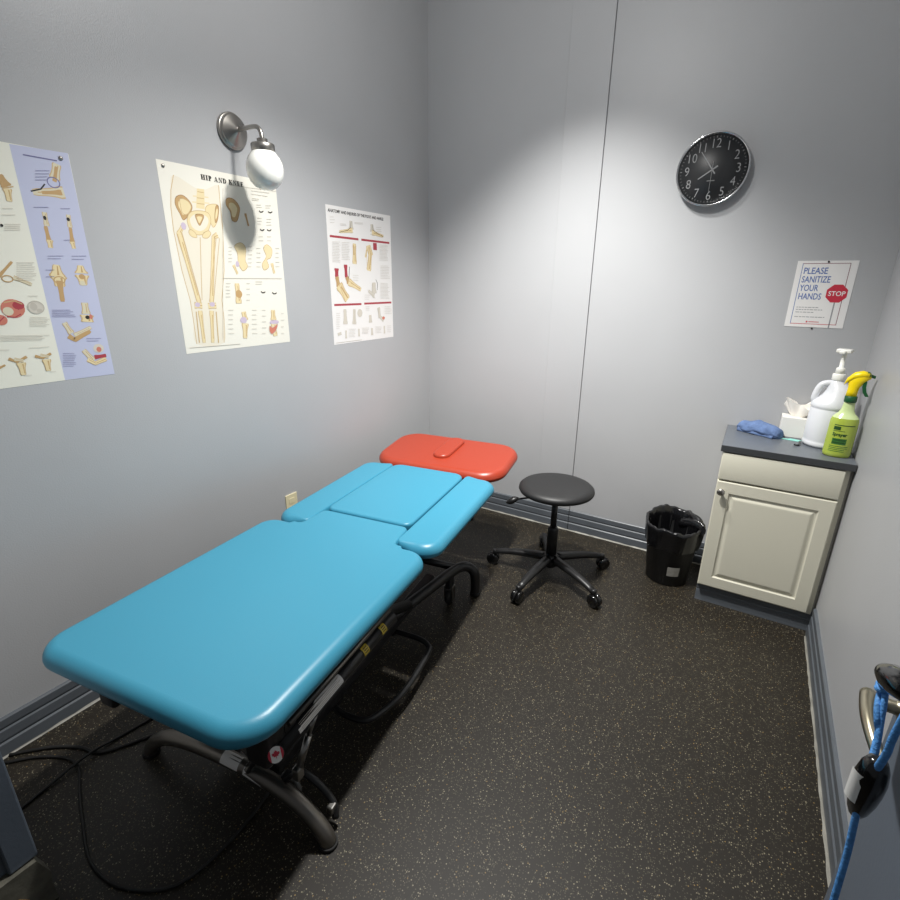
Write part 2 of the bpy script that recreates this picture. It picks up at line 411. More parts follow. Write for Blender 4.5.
ELBOW_ART = [
('F','lavender',[(0.717,0.003),(0.998,-0.003),(1.004,1.002),(0.713,0.999)]),
('T','bonew',[(0.928,0.049),(0.899,0.114)],22,28),
('T','bonedark',[(0.922,0.061),(0.896,0.124)],10,14),
('T','bonew',[(0.775,0.178),(0.934,0.164)],16,36),
('T','bonedark',[(0.819,0.176),(0.922,0.165)],10,20),
('R','purpled',[(0.89,0.128)],0.031,0.021,3),
('L','ink',[(0.766,0.176),(0.818,0.162),(0.844,0.139)],4),
('T','bonew',[(0.809,0.255),(0.806,0.312)],12,14),
('T','bonedark',[(0.799,0.313),(0.8,0.382)],12,18),
('E','ink',[(0.805,0.279)],0.008,0.009),
('T','bone',[(0.803,0.37),(0.8,0.404)],18,12),
('T','bonew',[(0.93,0.256),(0.926,0.31)],11,13),
('T','bonedark',[(0.926,0.31),(0.921,0.376)],11,17),
('E','ink',[(0.925,0.276)],0.009,0.008),
('T','bone',[(0.92,0.372),(0.923,0.402)],15,10),
('T','bone',[(0.808,0.475),(0.801,0.527)],16,46),
('T','bone',[(0.806,0.527),(0.803,0.571)],46,26),
('T','bonedark',[(0.806,0.545),(0.798,0.638)],24,15),
('R','bonedark',[(0.807,0.542)],0.028,0.015,3),
('T','bone',[(0.936,0.475),(0.934,0.511)],14,40),
('T','bone',[(0.934,0.519),(0.931,0.565)],42,20),
('E','bonedark',[(0.932,0.526)],0.017,0.012),
('E','bonew',[(0.927,0.556)],0.017,0.011),
('T','bonew',[(0.915,0.645),(0.911,0.698)],18,26),
('T','bone',[(0.913,0.703),(0.908,0.736)],40,36),
('E','ink',[(0.914,0.714)],0.013,0.009),
('E','brick',[(0.934,0.712)],0.009,0.012),
('T','bonew',[(0.78,0.733),(0.806,0.784)],14,18),
('T','bonedark',[(0.786,0.795),(0.817,0.816),(0.91,0.774)],18,22),
('T','bonew',[(0.818,0.794),(0.921,0.762)],12,10),
('E','greyl',[(0.939,0.866)],0.031,0.022),
('E','brick',[(0.94,0.871)],0.015,0.013),
('T','bonew',[(0.851,0.867),(0.894,0.923)],14,20),
('T','bone',[(0.862,0.913),(0.901,0.937),(0.971,0.92)],14,14),
('T','red',[(0.904,0.907),(0.975,0.904)],18,14),
('E','ink',[(0.954,0.023)],0.01,0.009),
('L','purpled',[(0.769,0.035),(0.932,0.036)],3),
('T','bonedark',[(0.634,0.129),(0.659,0.17)],24,34),
('T','bone',[(0.657,0.176),(0.654,0.227)],22,12),
('L','tanline',[(0.639,0.178),(0.689,0.166)],3),
('T','bonedark',[(0.517,0.53),(0.595,0.468)],12,8),
('R','bonedark',[(0.555,0.538)],0.025,0.013,3),
('T','bonew',[(0.584,0.532),(0.662,0.562)],12,8),
('E','brick',[(0.544,0.662)],0.056,0.04),
('E','red',[(0.573,0.649)],0.028,0.018),
('E','bonew',[(0.519,0.673)],0.025,0.018),
('L','tanline',[(0.509,0.636),(0.557,0.629),(0.593,0.644)],3),
('L','red',[(0.507,0.695),(0.544,0.699),(0.575,0.686)],3),
('L','red',[(0.554,0.637),(0.568,0.669)],2),
('E','brick',[(0.476,0.708)],0.03,0.022),
('L','red',[(0.457,0.721),(0.495,0.695)],3),
('R','grey',[(0.654,0.66)],0.04,0.027,3),
('E','greyl',[(0.654,0.661)],0.036,0.025),
('E','grey',[(0.644,0.657)],0.018,0.017),
('E','grey',[(0.668,0.675)],0.014,0.009),
('T','bonedark',[(0.463,0.873),(0.497,0.891),(0.55,0.872)],10,9),
('T','bone',[(0.515,0.896),(0.512,0.952)],24,12),
('T','bonew',[(0.488,0.879),(0.53,0.888)],10,9),
('T','bonedark',[(0.59,0.873),(0.627,0.885),(0.673,0.868)],10,9),
('T','bone',[(0.642,0.893),(0.639,0.946)],24,12),
('T','bonew',[(0.617,0.872),(0.658,0.882)],10,9),
('T','bonedark',[(0.406,0.91),(0.44,0.899)],10,6),
('E','ink',[(0.591,0.324)],0.007,0.006),
('L','purpled',[(0.811,0.091),(0.883,0.082)],1.1),
('L','purpled',[(0.807,0.103),(0.877,0.095)],1.1),
('L','purpled',[(0.804,0.116),(0.864,0.108)],1.1),
('L','purpled',[(0.8,0.128),(0.859,0.121)],1.1),
('L','purpled',[(0.761,0.24),(0.835,0.233)],1.1),
('L','purpled',[(0.895,0.234),(0.947,0.229)],1.1),
('L','purpled',[(0.774,0.439),(0.856,0.436)],1.1),
('L','purpled',[(0.771,0.45),(0.839,0.448)],1.1),
('L','purpled',[(0.9,0.435),(0.981,0.432)],1.1),
('L','purpled',[(0.896,0.449),(0.964,0.447)],1.1),
('L','purpled',[(0.731,0.674),(0.828,0.677)],1.1),
('L','purpled',[(0.729,0.681),(0.841,0.685)],1.1),
('L','purpled',[(0.727,0.689),(0.823,0.692)],1.1),
('L','purpled',[(0.725,0.696),(0.844,0.7)],1.1),
('L','purpled',[(0.723,0.703),(0.849,0.708)],1.1),
('L','purpled',[(0.735,0.873),(0.795,0.878)],1.1),
('L','purpled',[(0.732,0.882),(0.803,0.888)],1.1),
('L','purpled',[(0.73,0.89),(0.798,0.896)],1.1),
('L','purpled',[(0.728,0.898),(0.792,0.904)],1.1),
('L','purpled',[(0.726,0.907),(0.786,0.912)],1.1),
('L','purpled',[(0.723,0.915),(0.792,0.922)],1.1),
('L','purpled',[(0.721,0.923),(0.792,0.93)],1.1),
('L','purpled',[(0.719,0.932),(0.775,0.938)],1.1),
('L','purpled',[(0.881,0.813),(0.966,0.818)],1.1),
('L','purpled',[(0.878,0.824),(0.947,0.829)],1.1),
('L','purpled',[(0.876,0.367),(0.91,0.365)],1.1),
('L','purpled',[(0.747,0.499),(0.792,0.498)],1.1),
('L','purpled',[(0.739,0.528),(0.783,0.527)],1.1),
('L','grey',[(0.604,0.319),(0.679,0.314)],1.1),
('L','grey',[(0.602,0.327),(0.674,0.322)],1.1),
('L','grey',[(0.599,0.334),(0.673,0.329)],1.1),
('L','grey',[(0.597,0.342),(0.671,0.337)],1.1),
('L','grey',[(0.614,0.471),(0.7,0.469)],1.1),
('L','grey',[(0.612,0.48),(0.689,0.478)],1.1),
('L','grey',[(0.609,0.489),(0.698,0.487)],1.1),
('L','grey',[(0.606,0.498),(0.697,0.496)],1.1),
('L','grey',[(0.604,0.507),(0.687,0.506)],1.1),
('L','grey',[(0.601,0.516),(0.697,0.515)],1.1),
('L','grey',[(0.599,0.525),(0.693,0.524)],1.1),
('L','grey',[(0.596,0.534),(0.673,0.533)],1.1),
('L','grey',[(0.594,0.543),(0.682,0.542)],1.1),
('L','grey',[(0.612,0.702),(0.697,0.705)],1.1),
('L','grey',[(0.61,0.709),(0.708,0.714)],1.1),
('L','grey',[(0.607,0.717),(0.696,0.721)],1.1),
('L','grey',[(0.605,0.724),(0.689,0.728)],1.1),
('L','grey',[(0.603,0.732),(0.701,0.737)],1.1),
('L','grey',[(0.601,0.739),(0.684,0.744)],1.1),
('L','grey',[(0.628,0.61),(0.677,0.611)],1.1),
('L','grey',[(0.454,0.774),(0.688,0.785)],1.1),
('L','grey',[(0.452,0.781),(0.651,0.789)],1.1),
('L','grey',[(0.45,0.787),(0.659,0.797)],1.1),
('L','grey',[(0.448,0.794),(0.644,0.803)],1.1),
('L','grey',[(0.429,0.833),(0.477,0.836)],1.1),
('L','grey',[(0.569,0.835),(0.672,0.837)],1.1),
('L','grey',[(0.612,0.257),(0.661,0.253)],1.1),
('L','grey',[(0.604,0.283),(0.665,0.278)],1.1),
('L','grey',[(0.512,0.952),(0.551,0.956)],1.1),
('L','grey',[(0.646,0.951),(0.675,0.954)],1.1)]
FOOT_ART = [
('B','red',[(0.034,0.21),(0.451,0.212)],10),
('B','red',[(0.496,0.212),(0.97,0.214)],10),
('B','red',[(0.036,0.7),(0.452,0.702)],10),
('B','red',[(0.498,0.7),(0.977,0.701)],10),
('T','greyl',[(0.35,0.086),(0.346,0.145)],18,34),
('T','bone',[(0.171,0.173),(0.368,0.152)],10,24),
('L','ink',[(0.163,0.178),(0.293,0.156),(0.338,0.133),(0.352,0.089)],2),
('L','grey',[(0.182,0.181),(0.379,0.168)],2),
('T','greyl',[(0.676,0.087),(0.683,0.142)],18,36),
('T','bone',[(0.671,0.149),(0.869,0.167)],26,10),
('L','ink',[(0.869,0.172),(0.741,0.146),(0.695,0.129),(0.682,0.09)],2),
('L','grey',[(0.643,0.163),(0.854,0.178)],2),
('T','bone',[(0.384,0.246),(0.373,0.396)],22,30),
('T','bonedark',[(0.37,0.257),(0.37,0.33)],6,8),
('L','tanline',[(0.401,0.255),(0.393,0.384)],2),
('T','bone',[(0.602,0.249),(0.629,0.321),(0.596,0.443)],30,30),
('T','bone',[(0.584,0.266),(0.55,0.342)],10,10),
('T','bone',[(0.639,0.264),(0.668,0.32)],10,10),
('L','tanline',[(0.606,0.265),(0.6,0.43)],3),
('L','tanline',[(0.572,0.285),(0.571,0.412)],2),
('L','tanline',[(0.649,0.282),(0.628,0.398)],2),
('B','red',[(0.685,0.253),(0.747,0.253)],34),
('T','red',[(0.1,0.433),(0.097,0.496)],36,28),
('T','bonedark',[(0.097,0.493),(0.117,0.566)],30,36),
('T','bone',[(0.119,0.554),(0.237,0.664)],48,40),
('L','tanline',[(0.106,0.517),(0.199,0.666)],3),
('L','tanline',[(0.14,0.541),(0.251,0.654)],3),
('T','red',[(0.234,0.404),(0.236,0.498)],30,24),
('T','bonedark',[(0.244,0.494),(0.269,0.541)],30,34),
('T','bone',[(0.265,0.529),(0.454,0.59)],36,18),
('L','tanline',[(0.254,0.516),(0.441,0.586)],3),
('L','ink',[(0.292,0.417),(0.273,0.504)],3),
('T','greyl',[(0.673,0.534),(0.674,0.621)],24,36),
('T','greyl',[(0.577,0.6),(0.673,0.641)],14,26),
('L','ink',[(0.709,0.511),(0.736,0.541),(0.726,0.594)],3),
('L','grey',[(0.644,0.541),(0.632,0.62),(0.686,0.661)],3),
('L','grey',[(0.563,0.593),(0.671,0.661)],2),
('T','greyl',[(0.187,0.735),(0.184,0.85)],18,30),
('T','greyl',[(0.333,0.739),(0.321,0.857)],16,28),
('L','grey',[(0.332,0.746),(0.322,0.85)],4),
('E','greyl',[(0.418,0.772)],0.041,0.032),
('T','greyl',[(0.588,0.794),(0.589,0.856)],18,26),
('T','greyl',[(0.738,0.737),(0.756,0.814),(0.827,0.845)],20,20),
('E','brick',[(0.822,0.828)],0.025,0.014),
('L','grey',[(0.732,0.744),(0.737,0.827)],4),
('T','greyl',[(0.084,0.909),(0.089,0.931)],26,26),
('T','greyl',[(0.186,0.898),(0.182,0.961)],10,12),
('T','greyl',[(0.389,0.896),(0.389,0.958)],10,12),
('T','greyl',[(0.608,0.902),(0.609,0.961)],12,16),
('T','greyl',[(0.83,0.895),(0.831,0.96)],10,12),
('L','grey',[(0.026,0.987),(0.43,0.988)],2),
('L','grey',[(0.05,0.081),(0.103,0.077)],1.1),
('L','grey',[(0.048,0.1),(0.113,0.095)],1.1),
('L','grey',[(0.046,0.119),(0.107,0.114)],1.1),
('L','grey',[(0.189,0.117),(0.271,0.115)],1.1),
('L','grey',[(0.188,0.126),(0.277,0.124)],1.1),
('L','grey',[(0.399,0.094),(0.528,0.089)],1.1),
('L','grey',[(0.398,0.102),(0.53,0.097)],1.1),
('L','grey',[(0.744,0.107),(0.835,0.101)],1.1),
('L','grey',[(0.743,0.123),(0.828,0.118)],1.1),
('L','grey',[(0.742,0.139),(0.835,0.133)],1.1),
('L','grey',[(0.061,0.248),(0.168,0.245)],1.1),
('L','grey',[(0.06,0.258),(0.155,0.256)],1.1),
('L','grey',[(0.059,0.269),(0.176,0.266)],1.1),
('L','grey',[(0.058,0.28),(0.158,0.278)],1.1),
('L','grey',[(0.056,0.29),(0.152,0.289)],1.1),
('L','grey',[(0.055,0.301),(0.163,0.299)],1.1),
('L','grey',[(0.054,0.312),(0.165,0.31)],1.1),
('L','grey',[(0.052,0.323),(0.146,0.321)],1.1),
('L','grey',[(0.051,0.333),(0.162,0.332)],1.1),
('L','grey',[(0.05,0.344),(0.162,0.343)],1.1),
('L','grey',[(0.048,0.355),(0.153,0.354)],1.1),
('L','grey',[(0.047,0.366),(0.144,0.365)],1.1),
('L','grey',[(0.046,0.376),(0.161,0.376)],1.1),
('L','grey',[(0.044,0.387),(0.153,0.387)],1.1),
('L','grey',[(0.193,0.247),(0.31,0.244)],1.1),
('L','grey',[(0.192,0.259),(0.292,0.257)],1.1),
('L','grey',[(0.19,0.271),(0.304,0.268)],1.1),
('L','grey',[(0.189,0.283),(0.289,0.281)],1.1),
('L','grey',[(0.188,0.294),(0.31,0.292)],1.1),
('L','grey',[(0.186,0.306),(0.303,0.304)],1.1),
('L','grey',[(0.185,0.318),(0.292,0.317)],1.1),
('L','grey',[(0.183,0.33),(0.283,0.329)],1.1),
('L','grey',[(0.182,0.342),(0.296,0.341)],1.1),
('L','grey',[(0.181,0.354),(0.302,0.353)],1.1),
('L','grey',[(0.179,0.366),(0.304,0.365)],1.1),
('L','grey',[(0.791,0.238),(0.932,0.234)],1.1),
('L','grey',[(0.79,0.248),(0.945,0.244)],1.1),
('L','grey',[(0.79,0.259),(0.919,0.256)],1.1),
('L','grey',[(0.789,0.27),(0.917,0.267)],1.1),
('L','grey',[(0.788,0.28),(0.943,0.276)],1.1),
('L','grey',[(0.787,0.291),(0.939,0.287)],1.1),
('L','grey',[(0.786,0.301),(0.916,0.299)],1.1),
('L','grey',[(0.786,0.312),(0.922,0.31)],1.1),
('L','grey',[(0.785,0.323),(0.915,0.321)],1.1),
('L','grey',[(0.784,0.333),(0.933,0.331)],1.1),
('L','grey',[(0.783,0.344),(0.941,0.342)],1.1),
('L','grey',[(0.782,0.355),(0.934,0.353)],1.1),
('L','grey',[(0.793,0.401),(0.932,0.399)],1.1),
('L','grey',[(0.792,0.413),(0.955,0.411)],1.1),
('L','grey',[(0.792,0.425),(0.951,0.424)],1.1),
('L','grey',[(0.791,0.438),(0.947,0.437)],1.1),
('L','grey',[(0.79,0.45),(0.946,0.45)],1.1),
('L','grey',[(0.789,0.463),(0.945,0.462)],1.1),
('L','grey',[(0.788,0.475),(0.922,0.475)],1.1),
('L','grey',[(0.787,0.488),(0.955,0.488)],1.1),
('L','grey',[(0.786,0.5),(0.961,0.501)],1.1),
('L','grey',[(0.783,0.541),(0.921,0.54)],1.1),
('L','grey',[(0.782,0.552),(0.923,0.552)],1.1),
('L','grey',[(0.781,0.563),(0.918,0.563)],1.1),
('L','grey',[(0.78,0.574),(0.942,0.574)],1.1),
('L','grey',[(0.78,0.585),(0.918,0.585)],1.1),
('L','grey',[(0.779,0.596),(0.918,0.597)],1.1),
('L','grey',[(0.778,0.607),(0.95,0.608)],1.1),
('L','grey',[(0.777,0.618),(0.925,0.619)],1.1),
('L','grey',[(0.776,0.629),(0.92,0.631)],1.1),
('L','grey',[(0.775,0.64),(0.927,0.642)],1.1),
('L','grey',[(0.775,0.651),(0.933,0.654)],1.1),
('L','grey',[(0.774,0.663),(0.943,0.665)],1.1),
('L','grey',[(0.053,0.762),(0.108,0.764)],1.1),
('L','grey',[(0.051,0.778),(0.108,0.78)],1.1),
('L','grey',[(0.049,0.794),(0.109,0.796)],1.1),
('L','grey',[(0.047,0.81),(0.099,0.812)],1.1),
('L','grey',[(0.045,0.826),(0.102,0.829)],1.1),
('L','grey',[(0.043,0.842),(0.092,0.845)],1.1),
('L','grey',[(0.041,0.859),(0.102,0.862)],1.1),
('L','grey',[(0.039,0.875),(0.086,0.877)],1.1),
('L','grey',[(0.515,0.725),(0.58,0.726)],1.1),
('L','grey',[(0.514,0.738),(0.575,0.74)],1.1),
('L','grey',[(0.513,0.751),(0.574,0.753)],1.1),
('L','grey',[(0.844,0.733),(0.952,0.736)],1.1),
('L','grey',[(0.843,0.747),(0.963,0.751)],1.1),
('L','grey',[(0.842,0.761),(0.982,0.765)],1.1),
('L','grey',[(0.841,0.775),(0.955,0.779)],1.1),
('L','grey',[(0.84,0.789),(0.975,0.794)],1.1),
('L','grey',[(0.226,0.891),(0.335,0.895)],1.1),
('L','grey',[(0.224,0.903),(0.322,0.907)],1.1),
('L','grey',[(0.223,0.915),(0.325,0.919)],1.1),
('L','grey',[(0.222,0.926),(0.327,0.931)],1.1),
('L','grey',[(0.22,0.938),(0.311,0.942)],1.1),
('L','grey',[(0.219,0.95),(0.319,0.954)],1.1),
('L','grey',[(0.439,0.893),(0.554,0.897)],1.1),
('L','grey',[(0.438,0.904),(0.556,0.908)],1.1),
('L','grey',[(0.437,0.915),(0.535,0.918)],1.1),
('L','grey',[(0.436,0.926),(0.547,0.93)],1.1),
('L','grey',[(0.435,0.936),(0.536,0.94)],1.1),
('L','grey',[(0.667,0.894),(0.776,0.898)],1.1),
('L','grey',[(0.666,0.906),(0.78,0.91)],1.1),
('L','grey',[(0.665,0.918),(0.768,0.922)],1.1),
('L','grey',[(0.664,0.931),(0.759,0.934)],1.1),
('L','grey',[(0.663,0.943),(0.778,0.948)],1.1),
('L','grey',[(0.879,0.898),(0.955,0.9)],1.1),
('L','grey',[(0.878,0.914),(0.951,0.917)],1.1),
('L','grey',[(0.877,0.931),(0.953,0.934)],1.1),
('L','grey',[(0.876,0.948),(0.951,0.951)],1.1),
('L','grey',[(0.505,0.632),(0.602,0.633)],1.1),
('L','grey',[(0.503,0.648),(0.585,0.649)],1.1),
('L','grey',[(0.502,0.665),(0.578,0.666)],1.1),
('L','grey',[(0.334,0.479),(0.424,0.482)],1.1),
('L','grey',[(0.332,0.497),(0.417,0.501)],1.1),
('L','grey',[(0.33,0.516),(0.415,0.52)],1.1)]

# ------------------------------------------------------------------ printed sheets
def serif_word(mb, word, x, y, h, m, X):
    """heavy slab-serif capitals drawn stroke by stroke; returns the width"""
    st, th, sf = 0.31 * h, 0.09 * h, 0.10 * h
    def q(pts): mb.poly([X @ Vector((x + a, y + b, 0)) for a, b in pts], m)
    def rect(a0, a1, b0, b1): q([(a0, b0), (a1, b0), (a1, b1), (a0, b1)])
    def stem(a, b0=0.0, b1=h):
        rect(a, a + st, b0, b1); rect(a - sf, a + st + sf, b0, b0 + th); rect(a - sf, a + st + sf, b1 - th, b1)
    def bowl(a, b0, b1, rx):
        cy = (b0 + b1) / 2; ry = (b1 - b0) / 2; n = 10
        for k in range(n):
            t0 = -pi / 2 + pi * k / n; t1 = -pi / 2 + pi * (k + 1) / n
            q([(a + rx * cos(t0), cy + ry * sin(t0)), (a + rx * cos(t1), cy + ry * sin(t1)),
               (a + (rx - st) * cos(t1), cy + (ry - th) * sin(t1)), (a + (rx - st) * cos(t0), cy + (ry - th) * sin(t0))])
    x0 = x
    for ch in word:
        w = 0.0
        if ch == ' ': x += 0.5 * h; continue
        if ch == 'I': stem(sf); w = st + 2 * sf
        elif ch == 'H': stem(sf); stem(0.62 * h); rect(sf, 0.62 * h + st, .46 * h, .46 * h + th); w = 0.62 * h + st + sf
        elif ch == 'P': stem(sf); bowl(sf + st, .42 * h, h, .36 * h); w = .8 * h
        elif ch == 'D': stem(sf); bowl(sf + st, 0, h, .5 * h); w = .92 * h
        elif ch == 'A':
            q([(0.02 * h, 0), (.12 * h, 0), (.46 * h, h), (.36 * h, h)]); q([(.56 * h, 0), (.82 * h, 0), (.5 * h, h), (.34 * h, h)])
            rect(.2 * h, .62 * h, .28 * h, .28 * h + th); rect(-.06 * h, .24 * h, 0, th); rect(.46 * h, .92 * h, 0, th); w = .92 * h
        elif ch == 'N':
            rect(sf, sf + .1 * h, 0, h); rect(.72 * h, .82 * h, 0, h); q([(sf, h), (.34 * h, h), (.82 * h, 0), (.62 * h, 0)])
            rect(-.02 * h, .3 * h, 0, th); rect(.6 * h, .94 * h, h - th, h); w = .92 * h
        elif ch == 'K':
            stem(sf); q([(.34 * h, .4 * h), (.46 * h, .4 * h), (.84 * h, h), (.7 * h, h)]); q([(.44 * h, .5 * h), (.6 * h, .62 * h), (.94 * h, 0), (.66 * h, 0)])
            rect(.6 * h, h, 0, th); rect(.58 * h, .94 * h, h - th, h); w = .98 * h
        elif ch == 'E':
            stem(sf); rect(sf, .74 * h, 0, th); rect(sf, .72 * h, h - th, h); rect(sf, .6 * h, .46 * h, .46 * h + th)
            rect(.66 * h, .74 * h, 0, .28 * h); rect(.64 * h, .72 * h, .72 * h, h); rect(.54 * h, .6 * h, .34 * h, .66 * h); w = .8 * h
        x += w + 0.12 * h
    return x - x0

def draw_art(mb, art, w, h, px):
    """printed figures on a sheet; art in fractions of the sheet, y down; widths in px units"""
    lay = [0.0004]
    def V(p): return Vector((lay[0], p[0], p[1]))
    def band(pts, ws, m):
        n = len(pts); L = []; Rr = []
        for i in range(n):
            a = Vector(pts[max(0, i - 1)]); b = Vector(pts[min(n - 1, i + 1)])
            t = (b - a).normalized() if (b - a).length > 1e-9 else Vector((1, 0))
            c = Vector(pts[i]); nn = Vector((-t.y, t.x)) * ws[i] / 2
            L.append(c + nn); Rr.append(c - nn)
        for i in range(n - 1): mb.poly([V(L[i]), V(L[i + 1]), V(Rr[i + 1]), V(Rr[i])], m)
    def ell(c, rx, ry, m, n=18):
        mb.poly([V((c[0] + rx * cos(2 * pi * k / n), c[1] + ry * sin(2 * pi * k / n))) for k in range(n)], m)
    for it in art:
        k, m = it[0], it[1]
        P = [(p[0] * w, -p[1] * h) for p in it[2]]
        lay[0] += 0.000012
        if k == 'F':
            if m == 'lavender' or len(P) < 5: mb.poly([V(p) for p in P], m)
            else:
                n = len(P); Q = []
                for i in range(n):
                    p0, p1, p2, p3 = (Vector(P[(i + e) % n]) for e in (-1, 0, 1, 2))
                    for j in range(4):
                        t = j / 4; q = .5 * (2 * p1 + (p2 - p0) * t + (2 * p0 - 5 * p1 + 4 * p2 - p3) * t * t + (3 * p1 - p0 - 3 * p2 + p3) * t ** 3); Q.append((q.x, q.y))
                mb.poly([V(p) for p in Q], m)
                if m != 'flesh':
                    lay[0] += 0.000012; edge = {'bone': 'tanline', 'bonew': 'tanline', 'bonedark': 'bonedeep'}.get(m, 'grey')
                    band(Q + Q[:2], [1.6 * px] * (len(Q) + 2), edge)
                    if m == 'bonedark':
                        cx = sum(q[0] for q in Q) / len(Q); cy = sum(q[1] for q in Q) / len(Q); lay[0] += 0.000012
                        mb.poly([V((cx + (q[0] - cx) * .62 + .12 * (q[1] - cy) * .3, cy + (q[1] - cy) * .62)) for q in Q], 'bone')
        elif k == 'L': band(P, [it[3] * px] * len(P), m)
        elif k == 'B': band(P, [it[3] * px] * len(P), m)
        elif k == 'E': ell(P[0], it[3] * w, it[4] * h, m)
        elif k == 'R':
            n = 20; c = P[0]; rx, ry = it[3] * w, it[4] * h
            band([(c[0] + rx * cos(2 * pi * i / n), c[1] + ry * sin(2 * pi * i / n)) for i in range(n + 1)], [it[5] * px] * (n + 1), m)
        elif k == 'T':
            # bone: outlined shaft with swollen, knobbly ends
            wa, wb = it[3] * px, it[4] * px
            Q = []; Wd = []
            nseg = len(P) - 1; S = 8
            for s_ in range(nseg):
                for j in range(S + (1 if s_ == nseg - 1 else 0)):
                    t = (s_ + j / S) / nseg
                    a = Vector(P[s_]); b = Vector(P[s_ + 1]); c = a.lerp(b, j / S)
                    Q.append((c.x, c.y))
                    Wd.append((wa + (wb - wa) * t) * (0.78 + 0.34 * abs(2 * t - 1) ** 2.2) * (0.75 if t in (0.0, 1.0) else 1))
            if m in ('bone', 'bonew', 'greyl'):
                band(Q, [x * 1.12 + 0.0008 for x in Wd], 'tanline' if m != 'greyl' else 'grey'); lay[0] += 0.000012
            band(Q, [x * 0.9 for x in Wd], m)
            if m in ('bone', 'bonew'):
                lay[0] += 0.000012
                band([(q[0] + 0.16 * wa, q[1]) for q in Q[1:-1]], [x * 0.16 for x in Wd[1:-1]], 'bonedark' if m == 'bone' else 'tanline')

def poster(name, label, y0, z0, w, h, paper, art, px, extra=None):
    mb = MB()
    mb.box(0, 0.0004, 0, w, -h, 0, paper)
    draw_art(mb, art, w, h, px)
    if extra: extra(mb)
    o = mb.build(name, loc=(0.0003, y0, z0), recalc=False)
    return tag(o, label, 'poster')
YZ = Matrix(((0, 0, 1, 0), (1, 0, 0, 0), (0, 1, 0, 0), (0, 0, 0, 1)))      # sheet (x, y) -> wall (y, z) facing +x

HIP_W, HIP_H = .508, .66
def hip_extra(mb):
    wd = serif_word(MB(), 'HIP AND KNEE', 0, 0, 0.0172, 'ink', YZ)
    serif_word(mb, 'HIP AND KNEE', HIP_W * 0.5 - wd / 2, -0.038, 0.0172, 'ink', Matrix.Translation((0.001, 0, 0)) @ YZ)
hp = poster('anatomy_poster', 'cream hip and knee anatomy poster with black title, behind the wall lamp', -1.6781, 1.859, HIP_W, HIP_H, 'paper', HIP_ART, .00135, hip_extra)
def pin(parent, y, z, x=0.0006, r=.006):
    mb = MB(); mb.lathe([(r, 0), (r * 1.05, .0015), (r * .7, .004), (r * .2, .005)], 'nickel', 14, X=Matrix.Rotation(pi / 2, 4, 'Y'))
    mb.build('pushpin', parent, loc=(x, y, z))
pin(hp, .043 * HIP_W, -.026 * HIP_H)

ep = poster('anatomy_poster', 'cream and lavender shoulder and elbow anatomy poster, leftmost on the left wall', -1.946 - .508, 1.8229, .508, .66, 'cream_paper', ELBOW_ART, .00095)
pin(ep, .954 * .508, -.023 * .66)

FW, FH = .4975, .6572
def foot_extra(mb):
    X = Matrix.Translation((0.001, .028 * FW, -.046 * FH)) @ YZ
    t = 'ANATOMY AND INJURIES OF THE FOOT AND ANKLE'
    mb.text(t, .0195, 'ink', X, sx=.90, bold=.0005)
fp = poster('anatomy_poster', 'white foot and ankle anatomy poster with dark red heading bars, nearest the corner', -.8833, 1.8134, FW, FH, 'paper_white', FOOT_ART, .00105, foot_extra)

# ------------------------------------------------------------------ room
W, YF, ZC = 2.285, -2.61, 3.2
mb = MB(); mb.box(-.2, 2.6, -4.2, .2, -.06, 0, 'floor'); struct(mb.build('floor'))
mb = MB(); mb.box(-.2, W + .2, YF - .15, .2, ZC, ZC + .08, 'ceiling_paint'); struct(mb.build('ceiling'))
mb = MB(); mb.box(-.12, 0, YF - .15, .0, 0, ZC, 'wall_paint'); struct(mb.build('wall_left'))
mb = MB()
mb.box(-.12, 1.043, .0, .12, 0, ZC, 'wall_paint')
mb.box(1.0455, W + .12, .0, .12, 0, ZC, 'wall_paint')
mb.box(1.043, 1.0455, .006, .12, 0, ZC, 'dark_gap')
struct(mb.build('wall_back'))
mb = MB(); mb.box(.83, 1.043, -.006, -.0001, .1345, ZC, 'wall_paint', bev=.0025); struct(mb.build('trim_1'))
mb = MB(); mb.box(W, W + .12, -2.95, 0, 0, ZC, 'wall_paint'); struct(mb.build('wall_right'))
mb = MB()
mb.box(0, .565, YF - .12, YF, 0, ZC, 'wall_paint'); mb.box(2.225, W, YF - .12, YF, 0, ZC, 'wall_paint')
mb.box(.565, 2.225, YF - .12, YF, 2.2, ZC, 'wall_paint')
struct(mb.build('wall_front'))
# baseboards: moulded profile (depth from wall, height)
PROF = [(0, .134), (.008, .134), (.0115, .130), (.0115, .104), (.0085, .100), (.0085, .096), (.0125, .091), (.0135, .060), (.0105, .055), (.0105, .051), (.015, .046), (.016, .012), (.016, 0), (0, 0)]
def baseboard(name, a, b, inward):
    a, b, n = Vector(a), Vector(b), Vector(inward)
    mb = MB()
    R = [[p + n * d + Vector((0, 0, z)) for d, z in PROF] for p in (a, b)]
    mb.rings(R, 'base_paint', smooth=False); return struct(mb.build(name))
baseboard('baseboard_left', (0, YF, 0), (0, 0, 0), (1, 0, 0))
baseboard('baseboard_back', (.017, 0, 0), (1.043, 0, 0), (0, -1, 0))
baseboard('baseboard_back', (1.0465, .002, 0), (1.811, .002, 0), (0, -1, 0))
baseboard('baseboard_right', (W, -2.6, 0), (W, -.396, 0), (-1, 0, 0))
